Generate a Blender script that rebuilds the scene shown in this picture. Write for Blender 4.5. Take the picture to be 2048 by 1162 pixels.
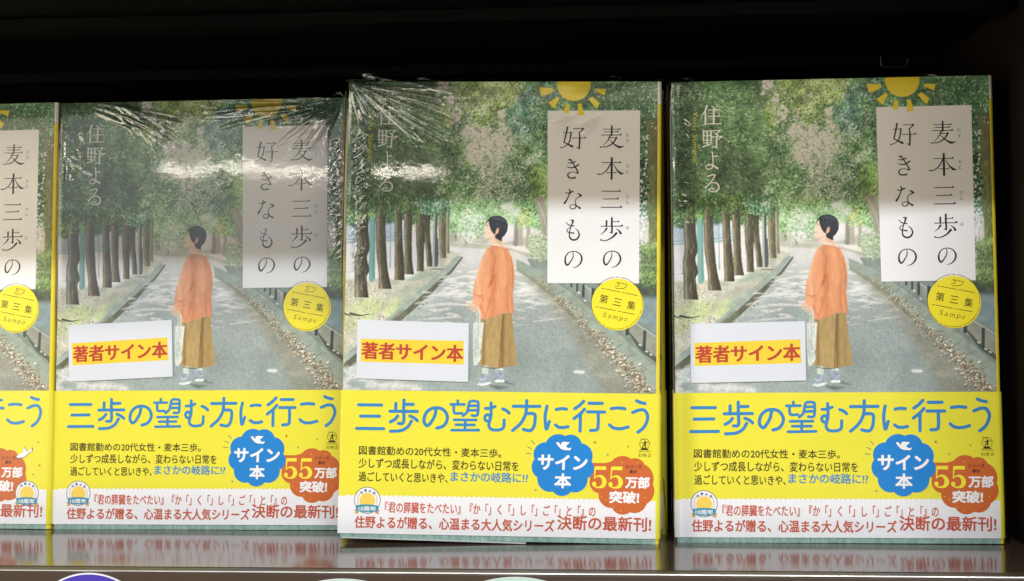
import bpy, math, random
import numpy as np
from mathutils import Matrix, Vector
for o in list(bpy.data.objects): bpy.data.objects.remove(o)
SC = bpy.context.scene; COL = SC.collection
MM = 0.001
R = math.radians
def rmat(ax, a): return Matrix.Rotation(a, 4, ax)

# ------------------------------------------------------------------ camera
cd = bpy.data.cameras.new('camera'); cam = bpy.data.objects.new('camera', cd); COL.objects.link(cam)
cd.sensor_width = 36; cd.angle = R(40.0); cd.clip_start = .01; cd.clip_end = 60
cam.matrix_world = Matrix.Translation((0, -.58, .09338)) @ rmat('Z', R(4.3307)) @ rmat('X', R(90 + .8857)) @ rmat('Z', R(-.3714))
SC.camera = cam
# ------------------------------------------------------------------ light of the shop
w = bpy.data.worlds.new('World'); SC.world = w; w.use_nodes = True
w.node_tree.nodes['Background'].inputs[0].default_value = (.9, .86, .82, 1); w.node_tree.nodes['Background'].inputs[1].default_value = .018
SC.view_settings.view_transform = 'Standard'; SC.view_settings.look = 'None'; SC.view_settings.exposure = 0; SC.view_settings.gamma = 1
SC.view_settings.use_curve_mapping = False
SC.cycles.max_bounces = 8; SC.cycles.transparent_max_bounces = 16; SC.cycles.use_denoising = True
SC.cycles.sample_clamp_indirect = 6; SC.cycles.caustics_reflective = False; SC.cycles.caustics_refractive = False
def lamp(name, az, el, dist, sx, sy, power, color, aim=(0, 0, .12)):
    l = bpy.data.lights.new(name, 'AREA'); l.shape = 'RECTANGLE'; l.size = sx; l.size_y = sy; l.energy = power; l.color = color
    o = bpy.data.objects.new(name, l); COL.objects.link(o); a, e = R(az), R(el)
    p = Vector(aim) + dist * Vector((math.sin(a) * math.cos(e), -math.cos(a) * math.cos(e), math.sin(e)))
    o.location = p; o.rotation_euler = (Vector(aim) - p).to_track_quat('-Z', 'Y').to_euler(); return o
lamp('ceiling_tube_lamp', 8, 36.5, 2.6, 1.5, .045, 61, (.82, .91, 1))           # the lamp row over the aisle: hard shade of the shelf above
lamp('aisle_light', -54, -2, 1.9, 1.3, 1.2, 17, (1, .91, .69))                  # warm light coming back from the rest of the shop
lamp('aisle_light', 35, -2, 1.9, 1.0, 1.2, 8, (1, .91, .69))
lamp('crease_fill_light', 0, 17.6, 3.5, 4.5, .20, 12, (1, .92, .74))                   # broad panel added as fill and to light up the film creases
lamp('low_fill_light', 0, -11, 2.5, 3.2, .30, 9.5, (1, .92, .75))           # low panel added so the upper creases catch light from below
lamp('film_veil_light', -21, 12.5, 3.4, 1.15, 1.0, 3.8, (.86, .93, 1))             # dim panel added for the pale veil mirrored in the loose film
lamp('far_tube_lamp', -15.6, 11.3, 14, 1.7, .035, 6.5, (1, .93, .78), (-.17, 0, .15))
lamp('far_tube_lamp', -7.2, 12.05, 14, .75, .035, 3.8, (1, .93, .78), (-.085, 0, .15))

# ------------------------------------------------------------------ materials
MAT = {}
def mat(name, rgb, rough=.45, spec=.4, coat=0.0, coat_rough=.06, vary=.05, vscale=60, bump=0, bscale=400, metallic=0, attr=None):
    if name in MAT: return MAT[name]
    m = bpy.data.materials.new(name); m.use_nodes = True; nt = m.node_tree; b = nt.nodes['Principled BSDF']
    tc = nt.nodes.new('ShaderNodeTexCoord'); no = nt.nodes.new('ShaderNodeTexNoise'); no.inputs['Scale'].default_value = vscale; no.inputs['Detail'].default_value = 6
    nt.links.new(tc.outputs['Object'], no.inputs['Vector'])
    mix = nt.nodes.new('ShaderNodeMix'); mix.data_type = 'RGBA'; mix.blend_type = 'MULTIPLY'; mix.inputs['Factor'].default_value = 1
    ramp = nt.nodes.new('ShaderNodeMapRange'); ramp.inputs['From Min'].default_value = .3; ramp.inputs['From Max'].default_value = .7; ramp.inputs['To Min'].default_value = 1 - vary; ramp.inputs['To Max'].default_value = 1
    nt.links.new(no.outputs['Fac'], ramp.inputs['Value']); nt.links.new(ramp.outputs['Result'], mix.inputs['B'])
    if attr:
        a = nt.nodes.new('ShaderNodeAttribute'); a.attribute_name = attr; nt.links.new(a.outputs['Color'], mix.inputs['A'])
    else: mix.inputs['A'].default_value = (*rgb, 1)
    nt.links.new(mix.outputs['Result'], b.inputs['Base Color'])
    b.inputs['Roughness'].default_value = rough; b.inputs['Specular IOR Level'].default_value = spec; b.inputs['Metallic'].default_value = metallic
    b.inputs['Coat Weight'].default_value = coat; b.inputs['Coat Roughness'].default_value = coat_rough
    if bump:
        n2 = nt.nodes.new('ShaderNodeTexNoise'); n2.inputs['Scale'].default_value = bscale; n2.inputs['Detail'].default_value = 4; nt.links.new(tc.outputs['Object'], n2.inputs['Vector'])
        bu = nt.nodes.new('ShaderNodeBump'); bu.inputs['Strength'].default_value = bump; bu.inputs['Distance'].default_value = .0005
        nt.links.new(n2.outputs['Fac'], bu.inputs['Height']); nt.links.new(bu.outputs['Normal'], b.inputs['Normal'])
    MAT[name] = m; return m
def srgb(*c): return tuple(((v / 255) / 12.92 if v / 255 <= .04045 else ((v / 255 + .055) / 1.055) ** 2.4) * .93 for v in c)
K = dict(rough=.42, spec=.35, coat=.35, coat_rough=.12)
mat('printed_photo', (1, 1, 1), attr='print_color', vary=.03, **K)
mat('panel_white', srgb(250, 244, 242), vary=.03, **K); mat('ink_black', srgb(38, 34, 36), **K); mat('ink_grey', srgb(92, 88, 88), **K)
mat('print_yellow', srgb(250, 222, 52), vary=.04, **K); mat('seal_yellow', srgb(253, 231, 44), vary=.03, **K); mat('ink_olive', srgb(60, 52, 12), **K)
mat('author_white', srgb(255, 252, 248), **K); mat('author_yellow', srgb(238, 228, 80), **K)
mat('band_yellow', srgb(243, 229, 60), vary=.05, vscale=35, **K); mat('band_white', srgb(246, 242, 245), vary=.03, **K); mat('band_blue', srgb(50, 134, 198), **K)
mat('badge_blue', srgb(14, 132, 212), vary=.06, **K); mat('badge_orange', srgb(212, 104, 46), vary=.06, **K); mat('badge_white', srgb(250, 246, 248), **K); mat('ink_brick', srgb(204, 88, 60), **K); mat('ink_pale_brick', srgb(222, 160, 146), **K)
mat('ink_dark', srgb(58, 48, 18), **K); mat('badge_yellow', srgb(255, 232, 60), **K); mat('ink_brown', srgb(88, 44, 30), **K)
mat('emblem_teal', srgb(56, 148, 176), **K); mat('emblem_gold', srgb(216, 170, 76), **K); mat('emblem_navy', srgb(62, 88, 130), **K); mat('emblem_sun', srgb(252, 212, 92), **K); mat('star_grey', srgb(136, 160, 132), **K); mat('star_tan', srgb(214, 176, 66), **K); mat('star_red', srgb(206, 110, 40), **K)
mat('card_paper', srgb(226, 226, 234), rough=.8, spec=.15, vary=.03, bump=.05); mat('card_yellow', srgb(250, 214, 70), rough=.8, spec=.15, vary=.08, vscale=120); mat('card_red', srgb(198, 78, 62), rough=.8, spec=.15, vary=.08, vscale=150)
mat('paper_pages', srgb(236, 226, 204), rough=.85, spec=.1, vary=.2, vscale=300); mat('cover_board', srgb(110, 118, 96), vary=.3, vscale=50, **K); mat('slip_paper', srgb(206, 204, 204), rough=.6)
mat('spine_white', srgb(246, 238, 234), **K)
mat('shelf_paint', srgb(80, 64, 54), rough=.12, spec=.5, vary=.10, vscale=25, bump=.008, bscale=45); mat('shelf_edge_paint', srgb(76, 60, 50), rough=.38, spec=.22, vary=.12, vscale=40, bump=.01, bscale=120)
mat('shelf_black', (.005, .0048, .0045), rough=.7, spec=.06, vary=.4, vscale=30); mat('side_brown', srgb(36, 26, 21), rough=.55, spec=.2, vary=.2, vscale=40); mat('edge_highlight_metal', (.78, .74, .70), rough=.36, metallic=1, vary=.25, vscale=30); mat('wire_steel', (.25, .25, .24), rough=.35, spec=.5, metallic=1)  # the pale metal is for the bead that imitates the shelf edge highlight
mat('tag_purple', srgb(70, 50, 180), rough=.4); mat('tag_mint', srgb(198, 222, 212), rough=.5); mat('tag_white', srgb(240, 238, 244), rough=.5)

def film_material():
    m = bpy.data.materials.new('clear_film'); m.use_nodes = True; nt = m.node_tree; nt.nodes.clear(); N = nt.nodes.new; L = nt.links.new
    out = N('ShaderNodeOutputMaterial'); mix = N('ShaderNodeMixShader'); tr = N('ShaderNodeBsdfTransparent'); gl = N('ShaderNodeBsdfGlossy'); gl.inputs['Roughness'].default_value = .035
    fr = N('ShaderNodeFresnel'); fr.inputs['IOR'].default_value = 1.5; mu = N('ShaderNodeMath'); mu.operation = 'MULTIPLY'; mu.inputs[1].default_value = 1.7
    at = N('ShaderNodeAttribute'); at.attribute_name = 'looseness'; m2 = N('ShaderNodeMath'); m2.operation = 'MULTIPLY'; m2.use_clamp = True
    tc = N('ShaderNodeTexCoord'); n1 = N('ShaderNodeTexNoise'); n1.inputs['Scale'].default_value = 620; n1.inputs['Detail'].default_value = 3
    n2 = N('ShaderNodeTexNoise'); n2.inputs['Scale'].default_value = 55; n2.inputs['Detail'].default_value = 2
    b1 = N('ShaderNodeBump'); b1.inputs['Strength'].default_value = .011; b1.inputs['Distance'].default_value = .0006; b2 = N('ShaderNodeBump'); b2.inputs['Strength'].default_value = .022; b2.inputs['Distance'].default_value = .002
    L(tc.outputs['Object'], n1.inputs['Vector']); L(tc.outputs['Object'], n2.inputs['Vector']); L(n1.outputs['Fac'], b1.inputs['Height']); L(n2.outputs['Fac'], b2.inputs['Height']); L(b1.outputs['Normal'], b2.inputs['Normal'])
    L(b2.outputs['Normal'], gl.inputs['Normal']); L(fr.outputs['Fac'], mu.inputs[0]); L(mu.outputs[0], m2.inputs[0]); L(at.outputs['Fac'], m2.inputs[1]); L(m2.outputs[0], mix.inputs['Fac'])
    L(tr.outputs[0], mix.inputs[1]); L(gl.outputs[0], mix.inputs[2]); L(mix.outputs[0], out.inputs['Surface']); return m
MAT['clear_film'] = film_material()

# ------------------------------------------------------------------ mesh helpers
class Build:
    """collects faces of several materials and links them as ONE mesh object"""
    def __init__(s): s.v = []; s.f = []; s.m = []; s.names = []; s.k = 0
    def slot(s, name):
        if name not in s.names: s.names.append(name)
        return s.names.index(name)
    def add(s, vs, fs, m):
        b = len(s.v); s.v += [tuple(v) for v in vs]; s.f += [tuple(i + b for i in f) for f in fs]; s.m += [s.slot(m)] * len(fs)
    def obj(s, name, parent=None, smooth=False):
        me = bpy.data.meshes.new(name); me.from_pydata(s.v, [], s.f); me.update()
        for n in s.names: me.materials.append(MAT[n])
        me.polygons.foreach_set('material_index', s.m)
        if smooth: me.polygons.foreach_set('use_smooth', [True] * len(s.f))
        o = bpy.data.objects.new(name, me); COL.objects.link(o); o.parent = parent; return o
    def box(s, a, b, m):
        x0, y0, z0 = a; x1, y1, z1 = b
        s.add([(x0, y0, z0), (x1, y0, z0), (x1, y1, z0), (x0, y1, z0), (x0, y0, z1), (x1, y0, z1), (x1, y1, z1), (x0, y1, z1)], [(0, 3, 2, 1), (4, 5, 6, 7), (0, 1, 5, 4), (1, 2, 6, 5), (2, 3, 7, 6), (3, 0, 4, 7)], m)
    def extrude(s, path, t, z0, z1, m):
        """a sheet of thickness t (inward) that follows a path seen from above"""
        p = np.array(path, float); n = len(p); d = np.gradient(p, axis=0); d /= np.linalg.norm(d, axis=1)[:, None]; q = p + np.stack([-d[:, 1], d[:, 0]], 1) * t
        vs = [(*a, z) for z in (z0, z1) for a in p] + [(*a, z) for z in (z0, z1) for a in q]; fs = []
        for i in range(n - 1):
            fs += [(i, i + 1, n + i + 1, n + i), (2 * n + i + 1, 2 * n + i, 3 * n + i, 3 * n + i + 1), (i + 1, i, 2 * n + i, 2 * n + i + 1), (n + i, n + i + 1, 3 * n + i + 1, 3 * n + i)]
        fs += [(0, n, 3 * n, 2 * n), (n - 1, 3 * n - 1, 4 * n - 1, 2 * n - 1)]; s.add(vs, fs, m)

# cover sheet: width BW, height BH, in millimetres; artwork was measured on one cover and is laid out in the plane of the sheet
BW, BH, BT = 127.7, 188.0, 20.0
def homography(src, dst):
    A = []; b = []
    for (x, y), (u, v) in zip(src, dst): A += [[x, y, 1, 0, 0, 0, -u * x, -u * y], [0, 0, 0, x, y, 1, -v * x, -v * y]]; b += [u, v]
    return np.append(np.linalg.solve(np.array(A, float), np.array(b, float)), 1).reshape(3, 3)
HM = homography([(1343, 166), (1978.5, 150.3), (2002, 1085.5), (1353, 1087)], [(0, BH), (BW, BH), (BW, 0), (0, 0)]); HI = np.linalg.inv(HM)
def sheet(pts):
    p = np.atleast_2d(np.array(pts, float)); q = np.c_[p, np.ones(len(p))] @ HM.T; return q[:, :2] / q[:, 2:]
def unsheet(pts):
    p = np.atleast_2d(np.array(pts, float)); q = np.c_[p, np.ones(len(p))] @ HI.T; return q[:, :2] / q[:, 2:]
def frame(ox, oy, s): return lambda pts: sheet([(ox + x / s, oy + y / s) for x, y in pts])     # a magnified corner of the artwork
PXMM = BW / 640.0
def smooth_curve(pts, n=8):
    p = np.array(pts, float)
    if len(p) < 3: return p
    q = np.vstack([2 * p[0] - p[1], p, 2 * p[-1] - p[-2]]); o = []
    for i in range(1, len(q) - 2):
        a, b, c, d = q[i - 1:i + 3]
        for t in np.linspace(0, 1, n, endpoint=False): o.append(.5 * (2 * b + (c - a) * t + (2 * a - 5 * b + 4 * c - d) * t * t + (3 * b - a - 3 * c + d) * t ** 3))
    o.append(p[-1]); return np.array(o)
def lay(pts, h): return [((u - BW / 2) * MM, -h * MM, v * MM) for u, v in pts]                  # onto the cover, h mm proud of it
class Ink(Build):
    """flat printing on the cover: pieces are laid a few microns apart so that no two lie in one plane"""
    def lift(s, h): s.k = (s.k + 1) % 14; return h + s.k * .0025
    def shape(s, pts, m, h): pts = list(pts); s.add(lay(pts, s.lift(h)), [tuple(range(len(pts)))] if area(pts) > 0 else [tuple(range(len(pts)))[::-1]], m)
    def disc(s, c, r, m, h, n=64, ry=None): s.shape([(c[0] + r * math.cos(a), c[1] + (ry or r) * math.sin(a)) for a in np.linspace(0, 2 * math.pi, n, endpoint=False)], m, h)
    def pen(s, fr, pts, wd, m, h, sc, curved=True, caps=True, n=8):
        """a pen stroke: pts in frame units, widths in frame units, sc = frame units per cover unit"""
        p = smooth_curve(pts, n) if curved else np.array(pts, float); wd = np.atleast_1d(np.array(wd, float))
        ws = np.interp(np.linspace(0, 1, len(p)), np.linspace(0, 1, len(wd)), wd) / sc * PXMM / 2; q = fr(p); k = len(q); d = np.gradient(q, axis=0); d /= np.maximum(np.linalg.norm(d, axis=1), 1e-9)[:, None]; nn = np.stack([-d[:, 1], d[:, 0]], 1)
        a = q + nn * ws[:, None]; b = q - nn * ws[:, None]; z = s.lift(h); v = lay(list(a) + list(b), z); v = [(x, y - (i % k) * 1.5e-7, zz) for i, (x, y, zz) in enumerate(v)]; s.add(v, [(i, i + 1, k + i + 1, k + i) for i in range(k - 1)], m)
        if caps:
            for c, r in ((q[0], ws[0]), (q[-1], ws[-1])): s.disc(c, r, m, h, 14)
    def text(s, body, fr, box, m, h, bold=0.0, rot=0.0, shear=0.0, space=1.0):
        """lettering that fills box = (x0, y0, x1, y1) of the frame (rot: degrees clockwise, about the box centre)"""
        thick = bold > .005; v, f = glyphs(body, 0.0 if thick else bold, space); x0, y0, x1, y1 = box; lo, hi = v.min(0), v.max(0); w = (v - lo) / np.maximum(hi - lo, 1e-6)
        e = bold * (y1 - y0) / (hi[1] - lo[1]) if thick else 0.0; x0, y0, x1, y1 = x0 + e, y0 + e, x1 - e, y1 - e
        for ax, ay in (((-1, -1), (1, -1), (-1, 1), (1, 1), (0, 1.2), (1.2, 0), (-1.2, 0), (0, -1.2)) if thick else ((0, 0),)):      # heavier weights: the letter printed again a hair aside
            X = x0 + w[:, 0] * (x1 - x0) + ax * e; Y = y1 + (y0 - y1) * w[:, 1] + ay * e
            if shear: X = X + (y1 - Y) * shear
            if rot:
                cx, cy, a = (x0 + x1) / 2, (y0 + y1) / 2, R(rot); X, Y = cx + (X - cx) * math.cos(a) - (Y - cy) * math.sin(a), cy + (X - cx) * math.sin(a) + (Y - cy) * math.cos(a)
            s.add(lay(fr(np.stack([X, Y], 1)), s.lift(h)), f, m)
def area(p): p = np.array(p); q = np.roll(p, -1, 0); return float((p[:, 0] * q[:, 1] - q[:, 0] * p[:, 1]).sum())
_G = {}
def glyphs(body, bold, space):
    key = (body, bold, space)
    if key not in _G:
        c = bpy.data.curves.new('lettering', 'FONT'); c.body = body; c.offset = bold; c.space_character = space; c.resolution_u = 4
        o = bpy.data.objects.new('lettering', c); COL.objects.link(o); bpy.context.view_layer.update()
        me = bpy.data.meshes.new_from_object(o.evaluated_get(bpy.context.evaluated_depsgraph_get()))
        v = np.array([x.co[:2] for x in me.vertices]); f = [tuple(p.vertices) for p in me.polygons]
        bpy.data.objects.remove(o); bpy.data.curves.remove(c); bpy.data.meshes.remove(me); _G[key] = (v, f)
    return _G[key]
def empty(name, mw, label, cat, group=None):
    o = bpy.data.objects.new(name, None); COL.objects.link(o); o.matrix_world = mw; o.empty_display_size = .02; return tag(o, label, cat, group)
def tag(o, label, cat, group=None):
    o['label'] = label; o['category'] = cat
    if group: o['group'] = group
    return o
# ---- the printed cover photograph, painted into a colour table (cover sheet units) ----
PX0, PY0, PW, PH = 1335, 145, 675, 655

def paint_cover():
    rng = np.random.default_rng(7)
    img = np.zeros((PH, PW, 3)); YY, XX = np.mgrid[0:PH, 0:PW].astype(float)
    XX += PX0; YY += PY0
    def col(*c): return np.array(c, float) / 255.0
    def blur(a, s):
        r = int(s * 3) + 1; k = np.exp(-np.arange(-r, r + 1) ** 2 / (2 * s * s)); k /= k.sum()
        def one(v, ax):
            p = [(0, 0)] * v.ndim; p[ax] = (r, r); q = np.pad(v, p, mode='edge'); o = np.zeros_like(v)
            for i, kk in enumerate(k):
                sl = [slice(None)] * v.ndim; sl[ax] = slice(i, i + v.shape[ax]); o += kk * q[tuple(sl)]
            return o
        return one(one(a, 0), 1)
    def noise(scale, octs=3, sx=1.0):
        out = np.zeros((PH, PW)); amp = 1.0; tot = 0
        for o in range(octs):
            s = scale / 2 ** o; gh, gw = int(PH / s) + 4, int(PW / (s * sx)) + 4
            g = rng.random((gh, gw)); y = np.arange(PH) / s; x = np.arange(PW) / (s * sx)
            yi = y.astype(int); xi = x.astype(int); fy = y - yi; fx = x - xi
            fy = (fy * fy * (3 - 2 * fy))[:, None]; fx = (fx * fx * (3 - 2 * fx))[None]
            a = g[yi][:, xi]; b = g[yi][:, xi + 1]; c = g[yi + 1][:, xi]; d = g[yi + 1][:, xi + 1]
            out += amp * ((a * (1 - fx) + b * fx) * (1 - fy) + (c * (1 - fx) + d * fx) * fy); tot += amp; amp *= .55
        return out / tot
    def poly(pts, soft=0.0):
        pts = np.array(pts, float); m = np.zeros((PH, PW))
        x0, y0 = np.floor(pts.min(0)).astype(int) - 1; x1, y1 = np.ceil(pts.max(0)).astype(int) + 2
        ix0, iy0 = max(0, x0 - PX0), max(0, y0 - PY0); ix1, iy1 = min(PW, x1 - PX0), min(PH, y1 - PY0)
        if ix1 <= ix0 or iy1 <= iy0: return m
        acc = np.zeros((iy1 - iy0, ix1 - ix0))
        for oy in (.17, .5, .83):
            for ox in (.17, .5, .83):
                X = XX[iy0:iy1, ix0:ix1] - .5 + ox; Y = YY[iy0:iy1, ix0:ix1] - .5 + oy
                ins = np.zeros(X.shape, bool)
                for (ax, ay), (bx, by) in zip(pts, np.roll(pts, -1, 0)):
                    if ay == by: continue
                    c = ((ay > Y) != (by > Y)) & (X < (bx - ax) * (Y - ay) / (by - ay) + ax); ins ^= c
                acc += ins
        m[iy0:iy1, ix0:ix1] = acc / 9
        return blur(m, soft) if soft else m
    def put(m, c, a=1.0):
        m = np.clip(m * a, 0, 1)[..., None]; img[:] = img * (1 - m) + np.asarray(c) * m
    def curve(pts, n=10):
        p = np.array(pts, float)
        if len(p) < 3: return p
        q = np.vstack([2 * p[0] - p[1], p, 2 * p[-1] - p[-2]]); o = []
        for i in range(1, len(q) - 2):
            for t in np.linspace(0, 1, n, endpoint=False):
                a, b, c, d = q[i - 1], q[i], q[i + 1], q[i + 2]
                o.append(.5 * (2 * b + (c - a) * t + (2 * a - 5 * b + 4 * c - d) * t * t + (3 * b - a - 3 * c + d) * t ** 3))
        o.append(p[-1]); return np.array(o)
    def line(pts, w, c, a=1.0, soft=.7, n=8):
        p = curve(pts, n); ws = np.interp(np.linspace(0, 1, len(p)), np.linspace(0, 1, len(np.atleast_1d(w))), np.atleast_1d(w))
        x0, y0 = p.min(0) - ws.max() - 3; x1, y1 = p.max(0) + ws.max() + 3
        a0, b0 = max(0, int(x0) - PX0), max(0, int(y0) - PY0); a1, b1 = min(PW, int(x1) - PX0 + 1), min(PH, int(y1) - PY0 + 1)
        if a1 <= a0 or b1 <= b0: return
        X = XX[b0:b1, a0:a1]; Y = YY[b0:b1, a0:a1]; best = np.full(X.shape, -9.)
        for i in range(len(p) - 1):
            d = p[i + 1] - p[i]; L = max(d @ d, 1e-9); t = np.clip(((X - p[i, 0]) * d[0] + (Y - p[i, 1]) * d[1]) / L, 0, 1)
            ds = np.hypot(X - p[i, 0] - t * d[0], Y - p[i, 1] - t * d[1]); best = np.maximum(best, (ws[i] + (ws[i + 1] - ws[i]) * t) / 2 - ds)
        m = np.clip(best / soft + .5, 0, 1)[..., None] * a
        s = img[b0:b1, a0:a1]; s[:] = s * (1 - m) + np.asarray(c) * m
    def dab(x, y, rx, ry, ang, c, a=1.0):
        R = max(rx, ry) + 1.5
        a0, b0 = max(0, int(x - R) - PX0), max(0, int(y - R) - PY0); a1, b1 = min(PW, int(x + R) - PX0 + 2), min(PH, int(y + R) - PY0 + 2)
        if a1 <= a0 or b1 <= b0: return
        X = XX[b0:b1, a0:a1] - x; Y = YY[b0:b1, a0:a1] - y; ca, sa = np.cos(ang), np.sin(ang)
        d = np.sqrt(((X * ca + Y * sa) / rx) ** 2 + ((-X * sa + Y * ca) / ry) ** 2)
        m = np.clip((1 - d) * min(rx, ry) + .5, 0, 1)[..., None] * a
        s = img[b0:b1, a0:a1]; s[:] = s * (1 - m) + np.asarray(c) * m
    def leaves(mask, n, pal, lo=1.2, hi=3.0, asp=.45, ang=None, spread=1.2, alpha=.9, jit=.17):
        p = mask.ravel() / mask.sum(); idx = rng.choice(p.size, n, p=p)
        pal = np.array(pal, float) / 255; clump = noise(22, 2).ravel()
        for i in idx:
            y, x = divmod(int(i), PW)
            t = np.clip((clump[i] - .5) * 2.2 + .5 + rng.normal(0, .28), 0, .999) * (len(pal) - 1); k = int(t); f = t - k
            c = pal[k] * (1 - f) + pal[min(k + 1, len(pal) - 1)] * f
            c = np.clip(c * (1 + rng.normal(0, jit)), 0, 1); r = rng.uniform(lo, hi)
            dab(x + PX0 + rng.random(), y + PY0 + rng.random(), r, max(.55, r * asp), (rng.uniform(0, 3.14) if ang is None else rng.normal(ang, spread)), c, alpha)
    wx, wy = (noise(26, 3) - .5) * 34, (noise(26, 3) - .5) * 34
    def warp(m, k=1.0):
        iy = np.clip((np.arange(PH)[:, None] + wy * k).astype(int), 0, PH - 1); ix = np.clip((np.arange(PW)[None] + wx * k).astype(int), 0, PW - 1)
        return m[iy, ix]
    n1, n2, nf = noise(60, 4), noise(14, 3), rng.random((PH, PW))
    def tint(c, amt=.12, nn=None):
        nn = n2 if nn is None else nn; return col(*c)[None, None] * (1 + (nn[..., None] - .5) * amt * 2)
    # sky and the far, bright end of the park
    img[:] = tint((246, 234, 228), .05, n1)
    # ------------------------------------------------------------- ground
    put(poly([(1335, 486), (1560, 488), (1740, 505), (2010, 520), (2010, 800), (1335, 800)]), tint((232, 226, 221), .04))
    road = poly([(1556, 486), (1660, 492), (1745, 515), (1770, 572), (1830, 640), (1925, 730), (2010, 800), (1335, 800), (1335, 745), (1380, 712), (1445, 655), (1500, 600), (1545, 557), (1585, 518)])
    g = np.clip((YY - 505) / 75, 0, 1)[..., None]; far = tint((229, 223, 219), .05); mid = tint((184, 191, 187), .10, n1); near = tint((160, 170, 166), .10, n1)
    g2 = np.clip((YY - 600) / 130, 0, 1)[..., None]; rc = far * (1 - g) + (mid * (1 - g2) + near * g2) * g
    put(road, rc)
    # verge under the row of trees
    verge = poly([(1335, 560), (1400, 545), (1500, 520), (1556, 500), (1582, 508), (1560, 535), (1520, 575), (1470, 612), (1440, 640), (1380, 706), (1335, 745)])
    vb = tint((205, 200, 182), .14); put(verge, vb); put(verge * np.clip((warp(n1) - .5) * 6, 0, 1), tint((206, 214, 158), .10))
    put(verge * np.clip((noise(34, 3, 2.2) - .55) * 7, 0, 1), tint((176, 186, 166), .1))
    leaves(verge * (XX < 1430), 700, [(150, 140, 122), (214, 205, 190), (240, 232, 220), (200, 180, 158)], .8, 1.9, .6, alpha=.8)
    leaves(verge, 900, [(150, 160, 130), (196, 204, 160), (222, 226, 178), (186, 184, 160)], .7, 1.8, .4, ang=0, spread=.5, alpha=.6)
    # left kerb: worn top, dark face, leaves in the gutter
    kt = poly([(1335, 728), (1372, 700), (1432, 645), (1490, 592), (1535, 552), (1575, 512), (1584, 514), (1552, 553), (1505, 598), (1452, 645), (1392, 706), (1335, 748)])
    put(kt, tint((170, 180, 170), .14)); kf = poly([(1335, 746), (1392, 700), (1446, 645), (1475, 622), (1512, 588), (1560, 545), (1586, 513), (1588, 516), (1566, 547), (1524, 591), (1478, 634), (1452, 655), (1402, 712), (1335, 762)])
    put(kf, tint((112, 112, 90), .2)); line([(1446, 668), (1452, 640)], 1.2, col(70, 74, 62), .6)
    gm = poly([(1445, 668), (1478, 634), (1530, 586), (1540, 584), (1490, 634), (1462, 664), (1340, 780), (1340, 762)], 1.5); leaves(gm, 150, [(90, 92, 78), (230, 224, 210), (248, 240, 230)], .7, 1.9, .5)
    put(poly([(1440, 645), (1462, 625), (1475, 622), (1474, 636), (1460, 655), (1440, 668)], 1), tint((126, 128, 108), .2), .55)
    # dappled light on the road (printed in the photograph)
    dm = road * np.exp(-((YY - 586) / 46) ** 2) * (.25 + (noise(30, 2, 3) > .5)); dm *= (XX < 1860)
    leaves(dm, 240, [(205, 204, 200), (236, 230, 226), (248, 240, 236)], 4, 13, .22, ang=-.04, spread=.10, alpha=.72, jit=.02)
    for pts, w in (([(1508, 598), (1540, 592), (1580, 588), (1612, 590)], 7), ([(1500, 617), (1560, 610), (1620, 613)], 6), ([(1695, 596), (1735, 603), (1790, 606)], 6), ([(1690, 568), (1760, 600), (1810, 610)], 3),
                   ([(1490, 645), (1530, 640), (1590, 636)], 4), ([(1735, 642), (1790, 634), (1835, 632)], 4), ([(1700, 650), (1722, 648)], 3), ([(1540, 565), (1600, 553), (1640, 556)], 5), ([(1795, 636), (1832, 638)], 5)):
        line(pts, [1, w, 1.5], col(243, 236, 231), .75, 2.2)
    put(poly([(1350, 760), (1400, 757), (1505, 775), (1520, 788), (1345, 790)], 4) * np.clip((noise(18, 3, 2) - .38) * 5, 0, 1), col(238, 232, 228), .8)
    put(poly([(1335, 745), (1385, 735), (1395, 760), (1340, 775)], 3) * np.clip((n2 - .42) * 6, 0, 1), col(226, 228, 224), .8)
    dab(1834, 741.5, 11.5, 3.6, .04, col(236, 234, 232), .95); dab(1834, 741, 14, 5, .04, col(225, 228, 226), .3)
    # right edge of the road: brown drift, kerb, low wall
    put(poly([(1700, 535), (1745, 548), (1800, 600), (1880, 668), (1990, 762), (2010, 800), (1900, 800), (1860, 740), (1810, 660), (1760, 600)], 9), tint((162, 158, 140), .12), .75)
    back = poly([(1720, 515), (2010, 515), (2010, 770), (1960, 730), (1905, 690), (1850, 640), (1790, 590), (1740, 550)]); put(back, tint((140, 150, 142), .16))
    put(poly([(1940, 575), (2010, 575), (2010, 662), (1960, 640), (1940, 620)], 2), tint((136, 154, 156), .12))
    wall = poly([(1838, 566), (1858, 576), (1905, 610), (1945, 640), (1990, 668), (2010, 680), (2010, 735), (1978, 712), (1940, 672), (1900, 640), (1858, 596)]); put(wall, tint((158, 158, 142), .10))
    line([(1838, 565), (1905, 609), (1950, 642), (2005, 675)], 3, col(178, 188, 184), .9); line([(1935, 660), (1960, 690), (1990, 712), (2008, 728)], [3, 9, 10, 8], col(84, 92, 84), .9, 2)
    kr = poly([(1697, 516), (1765, 546), (1820, 583), (1880, 630), (1940, 680), (1990, 722), (2010, 740), (2010, 800), (1975, 770), (1905, 706), (1850, 655), (1795, 604), (1750, 566), (1700, 540)])
    put(kr, tint((160, 170, 156), .12)); line([(1765, 548), (1820, 585), (1880, 632), (1940, 682), (1990, 724)], 2, col(112, 120, 110), .7, 1.5); put(poly([(1700, 536), (1750, 562), (1795, 600), (1850, 650), (1905, 700), (1975, 764), (2010, 796), (2010, 803), (1965, 770), (1898, 706), (1845, 658), (1790, 608), (1745, 570)], .8), tint((150, 146, 122), .15))
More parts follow.
